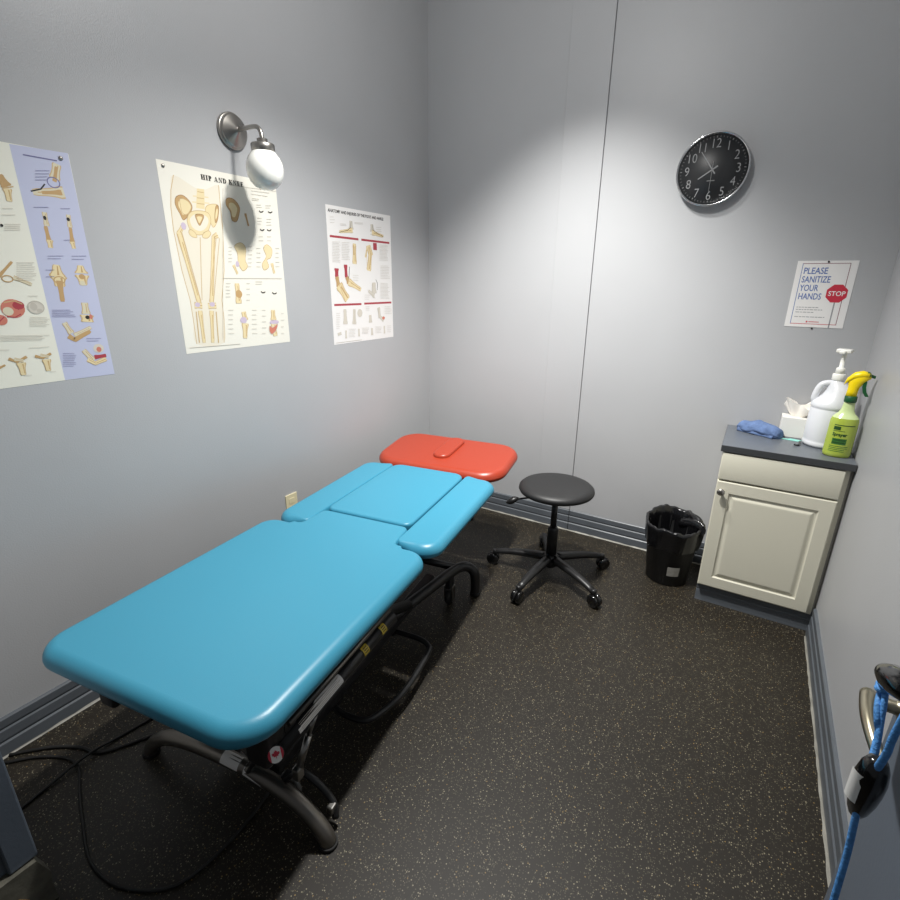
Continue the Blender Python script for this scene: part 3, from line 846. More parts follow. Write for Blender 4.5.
def caulk(name, a, b, n):
    a, b, n = Vector(a), Vector(b), Vector(n); mb = MB(); K = 60; R = []
    for k in range(K + 1):
        p = a.lerp(b, k / K); d = .0185 + random.uniform(-.0015, .002); h = .006 + random.uniform(-.002, .002)
        R.append([p + n * .0161, p + n * .0161 + Vector((0, 0, h)), p + n * d + Vector((0, 0, h * .55)), p + n * (d + .004) + Vector((0, 0, .0006))])
    mb.rings(R, 'caulk', smooth=False); return struct(mb.build(name))
caulk('trim_2', (0, YF, 0), (0, -.03, 0), (1, 0, 0))
caulk('trim_3', (.03, 0, 0), (1.81, 0, 0), (0, -1, 0))
caulk('trim_4', (W, -2.6, 0), (W, -.42, 0), (-1, 0, 0))
# doorway lining on the left: painted casing with a scuffed foot showing bare wood
mb = MB()
mb.box(.565, .582, YF - .14, YF + .004, .155, 2.2, 'jamb_paint', bev=.002)
mb.box(.582, .596, YF - .05, YF + .006, .155, 2.2, 'jamb_paint', bev=.004)
struct(mb.build('trim_5'))
mb = MB()
prof = [(YF - .15, 0), (YF + .012, 0), (YF + .010, .06), (YF + .014, .09), (YF + .004, .125), (YF - .004, .151), (YF - .06, .154), (YF - .15, .154)]
R = [[Vector((x, y, z)) for y, z in prof] for x in (.5655, .600, .606)]
mb.rings(R, 'worn_paint', smooth=False)
mb.poly([Vector((.6068, y, z)) for y, z in ((YF - .085, .03), (YF - .05, .035), (YF - .036, .062), (YF - .05, .085), (YF - .075, .098), (YF - .09, .07))], 'bare_wood')
struct(mb.build('trim_6'))
# open door against the right wall
mb = MB(); DX = 2.16
mb.box(DX, DX + .04, -2.6, -1.872, .012, 2.03, 'door_paint', bev=.002)
mb.box(DX - .0006, DX + .001, -2.04, -1.872, .86 - .13, .86 + .13, 'door_paint')
door = struct(mb.build('door_1'))
mb = MB()
XM = T3(DX - .001, -1.925, .855) @ Matrix.Rotation(-pi / 2, 4, 'Y')
mb.lathe([(.030, 0), (.030, .005), (.026, .009), (.012, .011), (.0105, .02), (.0105, .056)], 'lever_satin', 28, X=XM)
n = 14; path = []; 
for k in range(n + 1):
    t = k / n; path.append((DX - .050 - .008 * sin(pi * t), -1.916 - .132 * t, .857 + .006 * sin(pi * t) - .012 * t))
mb.tube(path, [.0115 - .0035 * k / n for k in range(n + 1)], 'lever_satin', 14)
struct(mb.build('door_handle', door))
mb = MB(); mb.box(DX + .008, DX + .032, -1.8719, -1.870, .80, .91, 'steel'); mb.box(DX + .014, DX + .026, -1.8702, -1.862, .84, .87, 'steel', bev=.003)
struct(mb.build('latch_plate', door))

# ------------------------------------------------------------------ treatment table (local: x across, y along from the foot end, z up)
tb = thing('treatment_table', 'blue padded treatment table with orange-red head section and black steel frame, along the left wall', 'treatment table', (0.775, -2.40, 0), radians(8.2))
ZT = .562
body = round_poly([(-.412, -.006, .085), (.338, -.004, .110), (.350, .862, .075), (.208, .862, .018), (.196, .998, .030), (-.206, .998, .030), (-.218, .862, .018), (-.380, .862, .075)])
mb = MB(); pad(mb, body, ZT - .060, ZT, .036, 'blue_vinyl', rfun=lambda x, y: .3 if y > .85 and -.25 < x < .235 else 1.0); bd = mb.build('body_section', tb)
bd['label'] = 'long blue padded body section'
for s in (1, -1):
    q = [(s * .200 - .006, .878, .03), (s * .369 - .006, .868, .075), (s * .369 - .006, 1.605, .075), (s * .200 - .006, 1.605, .03)]
    if s < 0: q = q[::-1]
    mb = MB(); pad(mb, round_poly(q), ZT - .058, ZT - .001, .036, 'blue_vinyl', rfun=lambda x, y, s=s: .28 + .72 * min(1, max(0, (s * (x + .006) - .215) / .06))); mb.build('arm_section', tb)
mb = MB(); pad(mb, round_poly([(-.203, 1.003, .035), (.191, 1.003, .035), (.191, 1.603, .055), (-.203, 1.603, .055)]), ZT - .058, ZT + .003, .012, 'blue_vinyl'); mb.build('chest_section', tb)
def tilt(o, v0, k, z):
    for v in o.data.vertices: v.co.z += (v.co.y - v0) * k
mb = MB(); pad(mb, round_poly([(-.372, 1.622, .13), (.364, 1.622, .13), (.364, 2.05, .13), (-.372, 2.05, .13)]), ZT - .050, ZT + .006, .036, 'red_vinyl')
hd = mb.build('head_section', tb); hd['label'] = 'orange-red padded head section'; tilt(hd, 1.62, .09, 0)
mb = MB(); pad(mb, round_poly([(-.062, 1.73, .045), (.034, 1.73, .045), (.044, 2.0, .045), (-.054, 2.0, .045)]), ZT - .02, ZT + .024, .014, 'red_vinyl')
fpz = mb.build('face_plug', hd); tilt(fpz, 1.62, .09, 0)
# frame under the pads
mb = MB()
for s in (1, -1):
    mb.box(s * .17 - .02, s * .17 + .02, .12, .98, ZT - .10, ZT - .056, 'frame_paint', bev=.004)
    mb.box(s * .17 - .015, s * .17 + .015, .98, 1.62, ZT - .10, ZT - .057, 'frame_paint', bev=.004)
    mb.box(s * .12 - .012, s * .12 + .012, 1.6, 1.95, ZT - .082, ZT - .056, 'frame_paint', bev=.004)
for y in (.14, .55, .96): mb.box(-.19, .19, y - .02, y + .02, ZT - .108, ZT - .07, 'frame_paint')
mb.box(-.29, .29, .2, .24, ZT - .10, ZT - .057, 'frame_paint'); mb.box(-.29, .29, .72, .76, ZT - .10, ZT - .057, 'frame_paint')
mb.build('upper_frame', tb)
for s in (1, -1):
    mb = MB()
    mb.tube([(s * .300, .10, .414), (s * .300, .66, .410)], .021, 'frame_paint', 16)
    mb.tube([(s * .318, .14, .474), (s * .318, .62, .472)], .007, 'tube_grey', 8)
    for y in (.16, .6): mb.box(s * .292 - .012, s * .292 + .012, y - .02, y + .02, .43, ZT - .056, 'frame_paint')
    rail = mb.build('side_rail', tb)
    if s > 0:
        def wrap(yc0, yc1, a0, a1, m, nm):
            q = MB(); R = []
            for y in (yc0, yc1): R.append([Vector((.300 + .0216 * cos(a), y, .412 + .0216 * sin(a))) for a in [a0 + (a1 - a0) * k / 8 for k in range(9)]])
            q.rings(R, m, closed_u=False, cap0=False, cap1=False); return q
        q = wrap(.170, .355, radians(5), radians(85), 'label_white', '')
        for k, a in enumerate((18, 30, 42, 54, 66)):
            aa = radians(a); q.poly([Vector((.300 + .0221 * cos(aa + e), y, .412 + .0221 * sin(aa + e))) for e, y in ((-.035, .18), (-.035, .345 - .01 * (k % 2)), (.035, .345 - .01 * (k % 2)), (.035, .18))], 'grey')
        o = q.build('warning_label', rail, recalc=False); o['label'] = 'long white printed warning label'
        for y in (.478, .582):
            q = wrap(y - .014, y + .014, radians(0), radians(80), 'label_yellow', '')
            for a in (22, 40, 58):
                aa = radians(a); q.poly([Vector((.300 + .0221 * cos(aa + e), yy, .412 + .0221 * sin(aa + e))) for e, yy in ((-.06, y - .009), (-.06, y + .009), (.06, y + .009), (.06, y - .009))], 'ink')
            o = q.build('warning_label', rail, recalc=False); o['label'] = 'small yellow warning label'
# end bracket with the round maple-leaf sticker
mb = MB()
mb.box(.235, .305, .075, .145, .385, ZT - .058, 'frame_paint', bev=.012, seg=3)
mb.box(-.275, -.215, .06, .145, .365, ZT - .058, 'frame_paint', bev=.012, seg=3)
mb.box(-.275, .275,   .10, .135, .40, .44, 'frame_paint', bev=.006)
eb = mb.build('end_bracket', tb)
mb = MB(); SX = T3(.316, .092, .430) @ Vector((.62, -.45, .64)).to_track_quat('Z', 'Y').to_matrix().to_4x4()
eb_cap = MB(); eb_cap.lathe([(.010, -.03), (.0175, -.028), (.0195, .0), (.019, .002), (.0005, .0025)], 'frame_paint', 28, X=SX); eb_cap.build('end_cap', eb)
def disc(r, z, m, a0=0, a1=2 * pi, n=28):
    mb.poly([SX @ Vector((r * cos(a0 + (a1 - a0) * k / n), r * sin(a0 + (a1 - a0) * k / n), z)) for k in range(n + (0 if a1 - a0 > 6.28 else 1))], m)
disc(.0175, .0030, 'label_white')
for c in (0, pi): disc(.0175, .0034, 'sign_red', c - .85, c + .85, 12)
leaf = [(0, 1), (.2, .62), (.42, .74), (.34, .3), (.62, .52), (.7, .36), (.98, .38), (.86, .1), (1, -.02), (.5, -.38), (.56, -.56), (.08, -.5), (.08, -.95)]
leaf = leaf + [(-a, b) for a, b in leaf[1:]][::-1]
mb.poly([SX @ Vector((a * .0092, b * .0092 + .001, .0038)) for a, b in leaf], 'sign_red')
o = mb.build('round_sticker', eb, recalc=False); o['label'] = 'round white and red sticker with a maple leaf'
# lift: base rails, column arms, strut
mb = MB()
for s in (1, -1):
    mb.box(s * .13 - .022, s * .13 + .022, .24, 1.32, .10, .145, 'frame_paint', bev=.006)
mb.box(-.15, .15, .36, .41, .10, .145, 'frame_paint', bev=.004); mb.box(-.15, .15, 1.0, 1.05, .10, .145, 'frame_paint', bev=.004)
mb.build('base_frame', tb)
for s in (1, -1):
    mb = MB(); mb.tube([(s * .155, 1.05, .155), (s * .155, .42, .46)], .022, 'frame_paint', 12); mb.tube([(s * .10, .80, .15), (s * .10, .24, .455)], .018, 'frame_paint', 12); mb.build('lift_arm', tb)
mb = MB(); mb.tube([(0, 1.0, .16), (0, .62, .29)], .033, 'black_plastic', 16); mb.tube([(0, .62, .29), (0, .40, .44)], .014, 'steel', 12); mb.box(-.05, .05, .94, 1.04, .145, .25, 'black_plastic', bev=.01); mb.build('lift_motor', tb)
mb = MB(); mb.tube([(.252, .222, .205), (.262, .262, .29)], .010, 'steel', 10); mb.box(.24, .262, .205, .232, .175, .215, 'steel', bev=.004); mb.tube([(.262, .262, .29), (.27, .29, .34)], .006, 'steel', 8); mb.tube([(.252, .222, .2), (.2, .215, .14)], .008, 'frame_paint', 8); mb.build('gas_strut', tb)
# foot-end cross tube bending down to the floor at both ends
def bend(pts, k=5):
    """Catmull-Rom through pts"""
    P = [Vector(p) for p in pts]; P = [2 * P[0] - P[1]] + P + [2 * P[-1] - P[-2]]; out = []
    for i in range(1, len(P) - 2):
        a, b, c, d = P[i - 1:i + 3]
        for j in range(k):
            t = j / k; out.append(.5 * ((2 * b) + (c - a) * t + (2 * a - 5 * b + 4 * c - d) * t * t + (3 * b - a - 3 * c + d) * t ** 3))
    out.append(P[-2]); return out
half = [(.0, .2, .150), (.09, .2, .147), (.17, .2, .136), (.245, .2, .114), (.300, .2, .078), (.338, .2, .035), (.350, .2, .006)]
pts = [(-x, y, z) for x, y, z in half[:0:-1]] + half
mb = MB(); mb.tube(bend(pts), .023, 'tube_grey', 16)
ct = mb.build('foot_tube', tb); ct['label'] = 'grey steel foot tube curving down to the floor'
for s in (1, -1):
    mb = MB(); mb.tube([(s * .350, .2, .0), (s * .350, .2, .012)], .026, 'rubber', 16); mb.build('rubber_foot', ct)
mb = MB(); R = []
R = []
for x, z in ((.085, .1465), (.15, .1345)):
    R.append([Vector((x, .2 + .0237 * cos(a), z + .0237 * sin(a))) for a in [radians(70 + 100 * k / 8) for k in range(9)]])
mb.rings(R, 'label_white', closed_u=False, cap0=False, cap1=False)
o = mb.build('warning_label', ct, recalc=False); o['label'] = 'white warning label with a red corner'
mb = MB(); R = []
for x, z in ((.0, .150), (.065, .1478)):
    R.append([Vector((x, .2 + .0237 * cos(a), z + .0237 * sin(a))) for a in [radians(70 + 100 * k / 8) for k in range(9)]])
mb.rings(R, 'label_white', closed_u=False, cap0=False, cap1=False); mb.build('warning_label', ct, recalc=False)
# thin bar lying beside the tube
mb = MB(); mb.tube(bend([(.2, .255, .15), (.27, .262, .12), (.325, .262, .07), (.34, .25, .03)]), .010, 'frame_paint', 10); mb.box(.318, .338, .238, .262, .05, .075, 'steel', bev=.004); mb.build('brake_bar', tb)
mb = MB(); mb.tube([(.10, .185, .16), (.235, .10, .36)], .006, 'cable_black', 8); mb.build('brake_cable', tb)
for x, yr in ((.005, .236), (.195, .238)):
    mb = MB()
    mb.tube([(x + .034 * cos(a), yr, .098 + .034 * sin(a)) for a in [2 * pi * k / 20 for k in range(20)]], .007, 'grey_rubber', 8, closed=True)
    mb.box(x - .01, x + .01, .2, yr + .006, .128, .15, 'frame_paint', bev=.003)
    mb.build('cable_ring', tb)
# head-end base: rails sweep outward and bend down to the floor
for s in (1, -1):
    mb = MB(); mb.tube(bend([(s * .10, .86, .135), (s * .14, 1.0, .150), (s * .19, 1.2, .158), (s * .235, 1.38, .160), (s * .275, 1.43, .158), (s * .308, 1.445, .125), (s * .314, 1.45, .06), (s * .314, 1.45, .012)]), .024, 'frame_paint', 14)
    tbz = mb.build('base_leg', tb)
    mb = MB(); mb.tube([(s * .314, 1.45, .0), (s * .314, 1.45, .016)], .026, 'rubber', 14); mb.build('rubber_foot', tbz)
mb = MB(); mb.tube([(-.24, 1.39, .165), (.24, 1.39, .165)], .018, 'frame_paint', 14); mb.build('cross_bar', tb)
for s in (1, -1):
    mb = MB()
    mb.box(s * .225 - .014, s * .225 + .014, 1.31, 1.36, .09, .165, 'frame_paint', bev=.006)
    for e in (-1, 1): mb.box(s * .225 + e * .02 - .003, s * .225 + e * .02 + .003, 1.318, 1.352, .02, .10, 'steel', bev=.002)
    cs = mb.build('caster', tb)
    mb = MB(); mb.lathe([(.02, -.013), (.034, -.010), (.036, 0), (.034, .010), (.02, .013)], 'rubber', 24, X=T3(s * .225, 1.335, .036) @ Matrix.Rotation(pi / 2, 4, 'Y')); mb.build('wheel', cs)
for s in (1, -1):
    mb = MB(); mb.tube(bend([(s * .10, .555, .075), (s * .165, .525, .075), (s * .255, .528, .075), (s * .29, .57, .075), (s * .322, .70, .075), (s * .318, .90, .075), (s * .295, .945, .075), (s * .24, .965, .075), (s * .12, .965, .075)], 4), .011, 'frame_paint', 10)
    mb.box(s * .12 - .016, s * .12 + .016, .55, .58, .06, .12, 'frame_paint'); mb.box(s * .12 - .016, s * .12 + .016, .95, .98, .06, .12, 'frame_paint')
    mb.build('foot_pedal_bar', tb)
mb = MB(); mb.tube([(.262, 1.50, .40), (.262, 1.50, ZT - .06)], .006, 'steel', 8); mb.lathe([(.006, -.03), (.016, -.028), (.02, -.012), (.017, .0), (.008, .008)], 'black_plastic', 16, X=T3(.262, 1.50, .405)); mb.build('locking_knob', tb)

# ------------------------------------------------------------------ stool
sx, sy = 1.131, -.560
st = thing('rolling_stool', 'black round-seat rolling stool beside the head of the treatment table', 'stool', (sx, sy, 0))
mb = MB(); mb.lathe([(.02, .452), (.168, .452), (.181, .457), (.186, .466), (.184, .477), (.173, .487), (.148, .492), (.06, .4945), (.0005, .495)], 'black_vinyl', 48); seat = mb.build('seat', st, loc=(0, 0, .028))
mb = MB(); mb.lathe([(.05, .442), (.155, .444), (.16, .4515), (.02, .4515)], 'black_plastic', 32); mb.box(-.07, .07, -.07, .07, .425, .444, 'black_plastic', bev=.006)
mb.build('seat_plate', st, loc=(0, 0, .028))
mb = MB(); mb.tube([(0, 0, .26), (0, 0, .455)], .0155, 'black_plastic', 16); mb.build('gas_lift', st)
mb = MB(); mb.lathe([(.027, .105), (.027, .275), (.022, .285), (.0155, .287)], 'black_plastic', 20); mb.build('column_sleeve', st)
mb = MB(); mb.tube(bend([(-.04, -.035, .427), (-.12, -.075, .418), (-.185, -.095, .402)]), .005, 'black_plastic', 8)
R = []
for k in range(9):
    t = k / 8; c = Vector((-.180, -.093, .404)).lerp(Vector((-.236, -.113, .380)), t); w = .005 + .019 * sin(pi * min(1, t * .92 + .06)) ; 
    R.append([c + Vector((cos(a) * w * .5 * .35, -cos(a) * w, sin(a) * w * .8)) for a in [2 * pi * j / 12 for j in range(12)]])
mb.rings(R, 'black_plastic'); mb.build('height_lever', st, loc=(.018, 0, .034))
mb = MB(); mb.lathe([(.024, .055), (.04, .07), (.046, .10), (.040, .125), (.028, .130)], 'black_plastic', 20); mb.build('base_hub', st)
leg0 = cas0 = None
for k in range(5):
    a = radians(45 + 72 * k)
    if k == 0:
        mb = MB(); R = []
        for j in range(11):
            t = j / 10; x = .03 + .272 * t; z = .108 - .012 * t - .022 * t ** 3; wd = .027 - .009 * t; hh = .022 - .008 * t
            R.append([Vector((x, wd * cos(b) * (1 if abs(cos(b)) < .9 else 1), z + hh * sin(b))) for b in [2 * pi * i / 12 for i in range(12)]])
        mb.rings(R, 'black_plastic'); mb.lathe([(.012, .058), (.014, .066), (.014, .084), (.008, .088)], 'black_plastic', 14, X=T3(.302, 0, 0))
        leg0 = mb.build('leg', st, rot=(0, 0, a))
        mb = MB(); X = T3(.302, 0, .032)
        for e in (-1, 1): mb.lathe([(.008, -.009), (.027, -.010), (.032, -.005), (.032, .005), (.027, .010), (.008, .009)], 'black_gloss', 20, X=X @ T3(.010, e *   .0135, 0) @ Matrix.Rotation(pi / 2, 4, 'X'))
        mb.tube([(.312, -.022, .032), (.312, .022, .032)], .007, 'black_plastic', 10)
        R = []
        for j in range(9):
            b = radians(-10 + 170 * j / 8); R.append([Vector((.312 + .034 * cos(b), yy, .032 + .034 * sin(b) + .001)) for yy in (-.004, .004)] + [Vector((.312 + .022 * cos(b), yy, .032 + .024 * sin(b))) for yy in (.004, -.004)])
        mb.rings(R, 'black_plastic', smooth=False); mb.tube([(.302, 0, .05), (.302, 0, .066)], .007, 'steel', 10)
        cas0 = mb.build('caster', leg0)
    else:
        l = leg0.copy(); C.objects.link(l); l.parent = st; l.rotation_euler = (0, 0, a)
        c = cas0.copy(); C.objects.link(c); c.parent = l; 

# ------------------------------------------------------------------ waste bin
bx, by = 1.660, -.240
wb = thing('waste_bin', 'small black round waste bin lined with a plastic bag, beside the cream cabinet', 'waste bin', (bx, by, 0)); wb.scale = (.95, .95, 1)
mb = MB(); mb.lathe([(.100, 0), (.106, .004), (.132, .29), (.136, .292), (.136, .300), (.128, .300), (.126, .285), (.101, .008), (.001, .008)], 'bin_black', 40); mb.build('bin_body', wb)
mb = MB(); n = 72; R = []
def nz(k, s, f=1): return (sin(k * .9 * f + s) + sin(k * 2.3 * f + 1.7 * s) * .6 + sin(k * 3.7 * f + 2.9 * s) * .45) / 2
prof = [(.1345, .205, .004), (.139, .235, .004), (.142, .27, .005), (.145, .300, .005), (.146, .314, .004), (.139, .322, .004), (.130, .312, .005), (.124, .27, .006), (.115, .18, .008), (.104, .08, .008), (.06, .03, .006)]
for i, (r, z, am) in enumerate(prof):
    ring = []
    for k in range(n):
        a = 2 * pi * k / n
        back = max(0, cos(a - radians(115)))              # bag stands up at the back left
        knot = math.exp(-((a - radians(20)) / .45) ** 2) + math.exp(-((a - 2 * pi - radians(20)) / .45) ** 2)
        zz = z + (back * .030 if 2 <= i <= 7 else 0) + (nz(k, 3, .5) * .009 if i != 10 else 0) + knot * (.012 if 2 <= i <= 6 else 0)
        rr = r + am * nz(k, i * .35) + knot * (.004 if 1 <= i <= 5 else -.02 if 6 <= i <= 8 else 0)
        ring.append(Vector((rr * cos(a), rr * sin(a), zz)))
    R.append(ring)
mb.rings(R, 'bag_black', cap0=False, cap1=True); bag = mb.build('bin_bag', wb, recalc=False)
mb = MB(); R = []
for j in range(13):
    t = j / 12; a = 2 * pi * .0; c = Vector((.085 + .055 * cos(pi * 1.3 * t), -.02 + .085 * t - .03, .325 + .018 * sin(pi * t * 1.6)))
    R.append([c + Vector(((.018 + .005 * nz(i * 2, j)) * cos(2 * pi * i / 12) * .8, (.012) * sin(2 * pi * i / 12) * .5, (.02 + .006 * nz(i * 3, j * 2)) * sin(2 * pi * i / 12))) for i in range(12)])
mb.rings(R, 'bag_black'); mb.build('bag_knot', bag)
mb = MB(); R = []
a0, a1 = radians(276), radians(306)
for z in (.065, .118):
    r = .106 + (.132 - .106) * z / .29 + .0022; R.append([Vector((r * cos(a), r * sin(a), z)) for a in [a0 + (a1 - a0) * k / 6 for k in range(7)]])
mb.rings(R, 'tag_grey', closed_u=False, cap0=False, cap1=False); o = mb.build('paper_tag', wb, recalc=False); o['label'] = 'torn grey paper tag'

# ------------------------------------------------------------------ cabinet
cx0, cx1, cd, chh = 1.8055, 2.282, .397, .8015
cb = thing('base_cabinet', 'narrow cream base cabinet with one panelled door, in the corner by the right wall', 'cabinet', ((cx0 + cx1) / 2, -.2, 0))
def L(x): return x - (cx0 + cx1) / 2
def Y(y): return y + .2
fx0, fx1 = 1.814, 2.272
mb = MB(); mb.box(L(fx0), L(fx1), Y(-.372), Y(-.022), .085,   .772, 'cream_paint', bev=.0015); mb.box(L(fx0) + .001, L(fx1) - .001, Y(-.361), Y(-.022), 0.002, .085, 'cream_paint'); mb.build('cabinet_box', cb)
mb = MB(); mb.box(L(fx1), L(2.2835), Y(-.36), Y(-.03), .09, .772, 'tag_grey'); mb.build('filler_strip', cb)
mb = MB()
PR2 = [(-.012, .094), (-.009, .094), (-.006, .088), (-.006, .062), (-.009, .057), (-.006, .051), (-.002, .012), (0.0005, 0), (-.012, 0)]
mb.rings([[Vector((x, Y(-.372) - d, z)) for d, z in PR2] for x in (L(fx0), L(fx1) + .004)], 'base_paint', smooth=False); mb.build('toe_kick', cb)
mb = MB(); mb.box(L(fx0) + .002, L(fx1) - .018, Y(-.394), Y(-.3725), .643, .768, 'cream_paint', bev=.004, seg=3); mb.build('drawer_front', cb)
# door with routed raised panel
mb = MB()
dx0, dx1, dz0, dz1, yf = L(fx0) + .002, L(fx1) - .018, .098, .635, Y(-.394)
rr = [(0, .020), (0, .004), (.0015, .0015), (.004, 0), (.052, 0), (.0545, .0025), (.0565, .0065), (.061, .0072), (.066, .0062), (.073, .0022), (.078, .0006), (.084, .0004)]
mb.rings([[Vector((x, yf + d, z)) for x, z in ((dx0 + o, dz0 + o), (dx1 - o, dz0 + o), (dx1 - o, dz1 - o), (dx0 + o, dz1 - o))] for o, d in rr], 'cream_paint', smooth=False)
dr = mb.build('cabinet_door', cb)
mb = MB(); mb.lathe([(.008, 0), (.0065, .004), (.006, .012), (.010, .016), (.0155, .019), (.0165, .023), (.014, .027), (.006, .0295), (.0005, .030)], 'nickel', 24, X=T3(dx0 + .022, yf, .590) @ Matrix.Rotation(pi / 2, 4, 'X')); mb.build('knob', dr)
mb = MB(); mb.box(L(cx0), L(cx1), Y(-cd), Y(-.001), .773, chh, 'laminate_edge', bev=.0015); mb.box(L(cx0) + .0015, L(cx1) - .0015, Y(-cd) + .0015, Y(-.002), chh - .001, chh + .0004, 'laminate'); ctp = mb.build('countertop', cb); ctp['label'] = 'dark grey laminate countertop'
ZK = chh + .0006

# towel
mb = MB(); R = []; n = 28; K = 26
A = Vector((1.858, -.060, 0)); B = Vector((2.026, -.146, 0)); ax = (B - A); per = Vector((-ax.y, ax.x, 0)).normalized()
for j in range(K + 1):
    t = j / K; c = A + ax * t; e = (1 - abs(2 * t - 1) ** 3.5) ** .5 if 0 < t < 1 else .12
    wd = .044 * (.55 + .45 * e) * (1 + .06 * sin(t * 9)); hh = (.058 - .006 * abs(sin(t * 5.0 + .6)) ** 3 + .002 * sin(t * 17)) * (.5 + .5 * e)
    ring = []
    for i in range(n):
        b = 2 * pi * i / n; f = 1 + .07 * sin(3 * b + 9 * t) + .05 * sin(5 * b - 14 * t) + .04 * sin(9 * b + 5 * t)
        z = max(0, hh * .45 + hh * .55 * sin(b) * f); ring.append(c + per * wd * cos(b) * f + Vector((0, 0, z + ZK)))
    R.append(ring)
mb.rings(R, 'towel_blue')
# loose hem flap folded over the roll
R = []
for j in range(17):
    t = .06 + .86 * j / 16; c = A + ax * t
    R.append([c - per * (.030 + .012 * s + .004 * sin(t * 13 + s * 2)) + Vector((0, 0, ZK + .003 + .026 * (1 - s) + .002 * sin(t * 19))) for s in (0, .33, .66, 1)] + [c - per * (.028 + .010 * s) + Vector((0, 0, ZK + .0005 + .018 * (1 - s))) for s in (1, .66, .33, 0)])
mb.rings(R, 'towel_blue')
tag(mb.build('towel'), 'crumpled blue cloth towel rolled up at the left end of the countertop', 'towel')

# tissue box
tx = thing('tissue_box', 'white tissue box with a tissue pulled up, between the towel and the white jug', 'tissue box', (2.076, -.050, ZK))
mb = MB(); mb.box(-.056, .056, -.045, .045, 0, .092, 'box_white', bev=.002); mb.build('carton', tx)
mb = MB(); R = []; n = 36; K = 9
for j in range(K):
    t = j / (K - 1); ring = []
    for i in range(n):
        b = 2 * pi * i / n; r = (.018 + .034 * t ** .8) * (1 + (.10 + .26 * t) * sin(5 * b + 1.2) + .12 * t * sin(11 * b)); 
        ring.append(Vector((.004 + r * cos(b) * 1.25 + .010 * t, r * sin(b) * .55,   .088 + .066 * t + .022 * t * sin(2 * b + .6) + .006 * t * sin(7 * b))))
    R.append(ring)
mb.rings(R, 'tissue', cap0=True, cap1=False)
R2 = []
for j in range(5):
    t = j / 4; R2.append([Vector((v.x * (1 - .55 * t) + .016 * .55 * t, v.y * (1 - .8 * t), v.z - .02 * t)) for v in R[-1]])
mb.rings(R2, 'tissue', cap0=False, cap1=True); mb.build('tissue', tx, recalc=False)

# jug with pump
jg = thing('pump_jug', 'large white plastic jug with side handle and tall white pump', 'jug', (2.180, -.158, ZK))
mb = MB()
mb.lathe([(.060, 0), (.071, .003), (.075, .012), (.073, .022), (.0715, .026), (.073, .032), (.073, .164), (.0715, .167), (.0715, .170), (.074, .174), (.0745, .182), (.071, .195), (.064, .208, .006), (.056, .224, .014), (.049, .244, .017), (.040, .262, .012), (.030, .276, .004), (.023, .284), (.020, .290), (.020, .305)], 'hdpe', 48)
mb.tube(bend([(-.058, .0, .186), (-.066, 0, .206), (-.061, 0, .240), (-.052, 0, .262), (-.038, 0, .272), (-.012, 0, .276)]), [.013] * 26, 'hdpe', 14)
mb.build('jug_body', jg)
mb = MB(); mb.lathe([(.0225, .290), (.0235, .292), (.0235, .314), (.021, .317), (.012, .318), (.0165, .319), (.0165, .338), (.013, .342), (.0088, .343), (.0088, .402), (.011, .405)], 'spout_white', 24); mb.build('pump_collar', jg)
mb = MB(); mb.box(-.026, .026, -.030, .014, .404, .420, 'spout_white', bev=.004, seg=3); mb.box(-.010, .010, -.050, -.028, .403, .414, 'spout_white', bev=.003); mb.build('pump_head', jg, rot=(0, 0, radians(-18)))

# spray bottle
sp = thing('spray_bottle', 'yellow-green spray bottle with yellow and green trigger head, at the front of the countertop', 'spray bottle', (2.219, -.296, ZK)); sp.scale = (1.02, 1.02, 1.15)
BX, BY = 1.0, .74
prof = [(.040, 0), (.0455, .003), (.047, .012), (.047, .115), (.0465, .130), (.0435, .141), (.036, .150), (.027, .158), (.0215, .170), (.019, .186), (.018, .198)]
mb = MB(); mb.lathe(prof[:6], 'green_liquid', 40, sx=BX, sy=BY, cap1=False); mb.lathe(prof[5:] + [(.016, .205)], 'clear_plastic', 40, sx=BX, sy=BY, cap0=False); bt = mb.build('bottle', sp)
mb = MB()
def bw(q):
    a = q.x / .047 - pi / 2 + .05; r = .0474
    return Vector((r * BX * cos(a), r * BY * sin(a), q.y))
def strip(x0, x1, z0, z1, m, k=8, e=0.0):
    R = [[bw(Vector((x0 + (x1 - x0) * i / k, z, 0))) + Vector((0, -e, 0)) for i in range(k + 1)] for z in (z0, z1)]
    mb.rings(R, m, closed_u=False, cap0=False, cap1=False, smooth=False)
I4 = Matrix.Identity(4)
strip(-.036, .036, .116, .119, 'label_green'); strip(-.036, -.012, .100, .113, 'label_green'); strip(-.036, .004, .0955, .0975, 'label_green')
mb.text('Sprayer', .0165, 'label_green', Matrix.Translation((0, -.0004, 0)), sx=.95, bold=.0006, fn=lambda q: bw(Vector((q.x - .036, q.y + .079, 0))))
strip(-.032, .016, .048, .070, 'label_mid'); strip(-.028, .012, .062, .066, 'label_green', e=.0003); strip(-.030, .012, .053, .057, 'label_green', e=.0003)
for z in (.040, .034, .028, .022): strip(-.038, .026 - (.01 if z < .03 else 0), z, z + .0022, 'label_mid')
o = mb.build('printed_label', bt, recalc=False)
mb = MB(); mb.lathe([(.019, .197), (.0205, .199), (.0205, .217), (.018, .219)], 'dark_green', 24); mb.build('collar', sp)
XH = Matrix.Rotation(radians(-8), 4, 'Z')
mb = MB()
R = []
hp_ = [(-.012, .217, .018, .015), (-.011, .235, .017, .015), (-.010, .25, .018, .0155), (-.006, .268, .026, .015), (.004, .283, .031, .015), (.012, .294, .024, .012), (.016, .301, .014, .009)]
for x, z, wx, wy in hp_: R.append([XH @ Vector((x + wx * cos(a) + .010, wy * sin(a), z)) for a in [2 * pi * k / 20 for k in range(20)]])
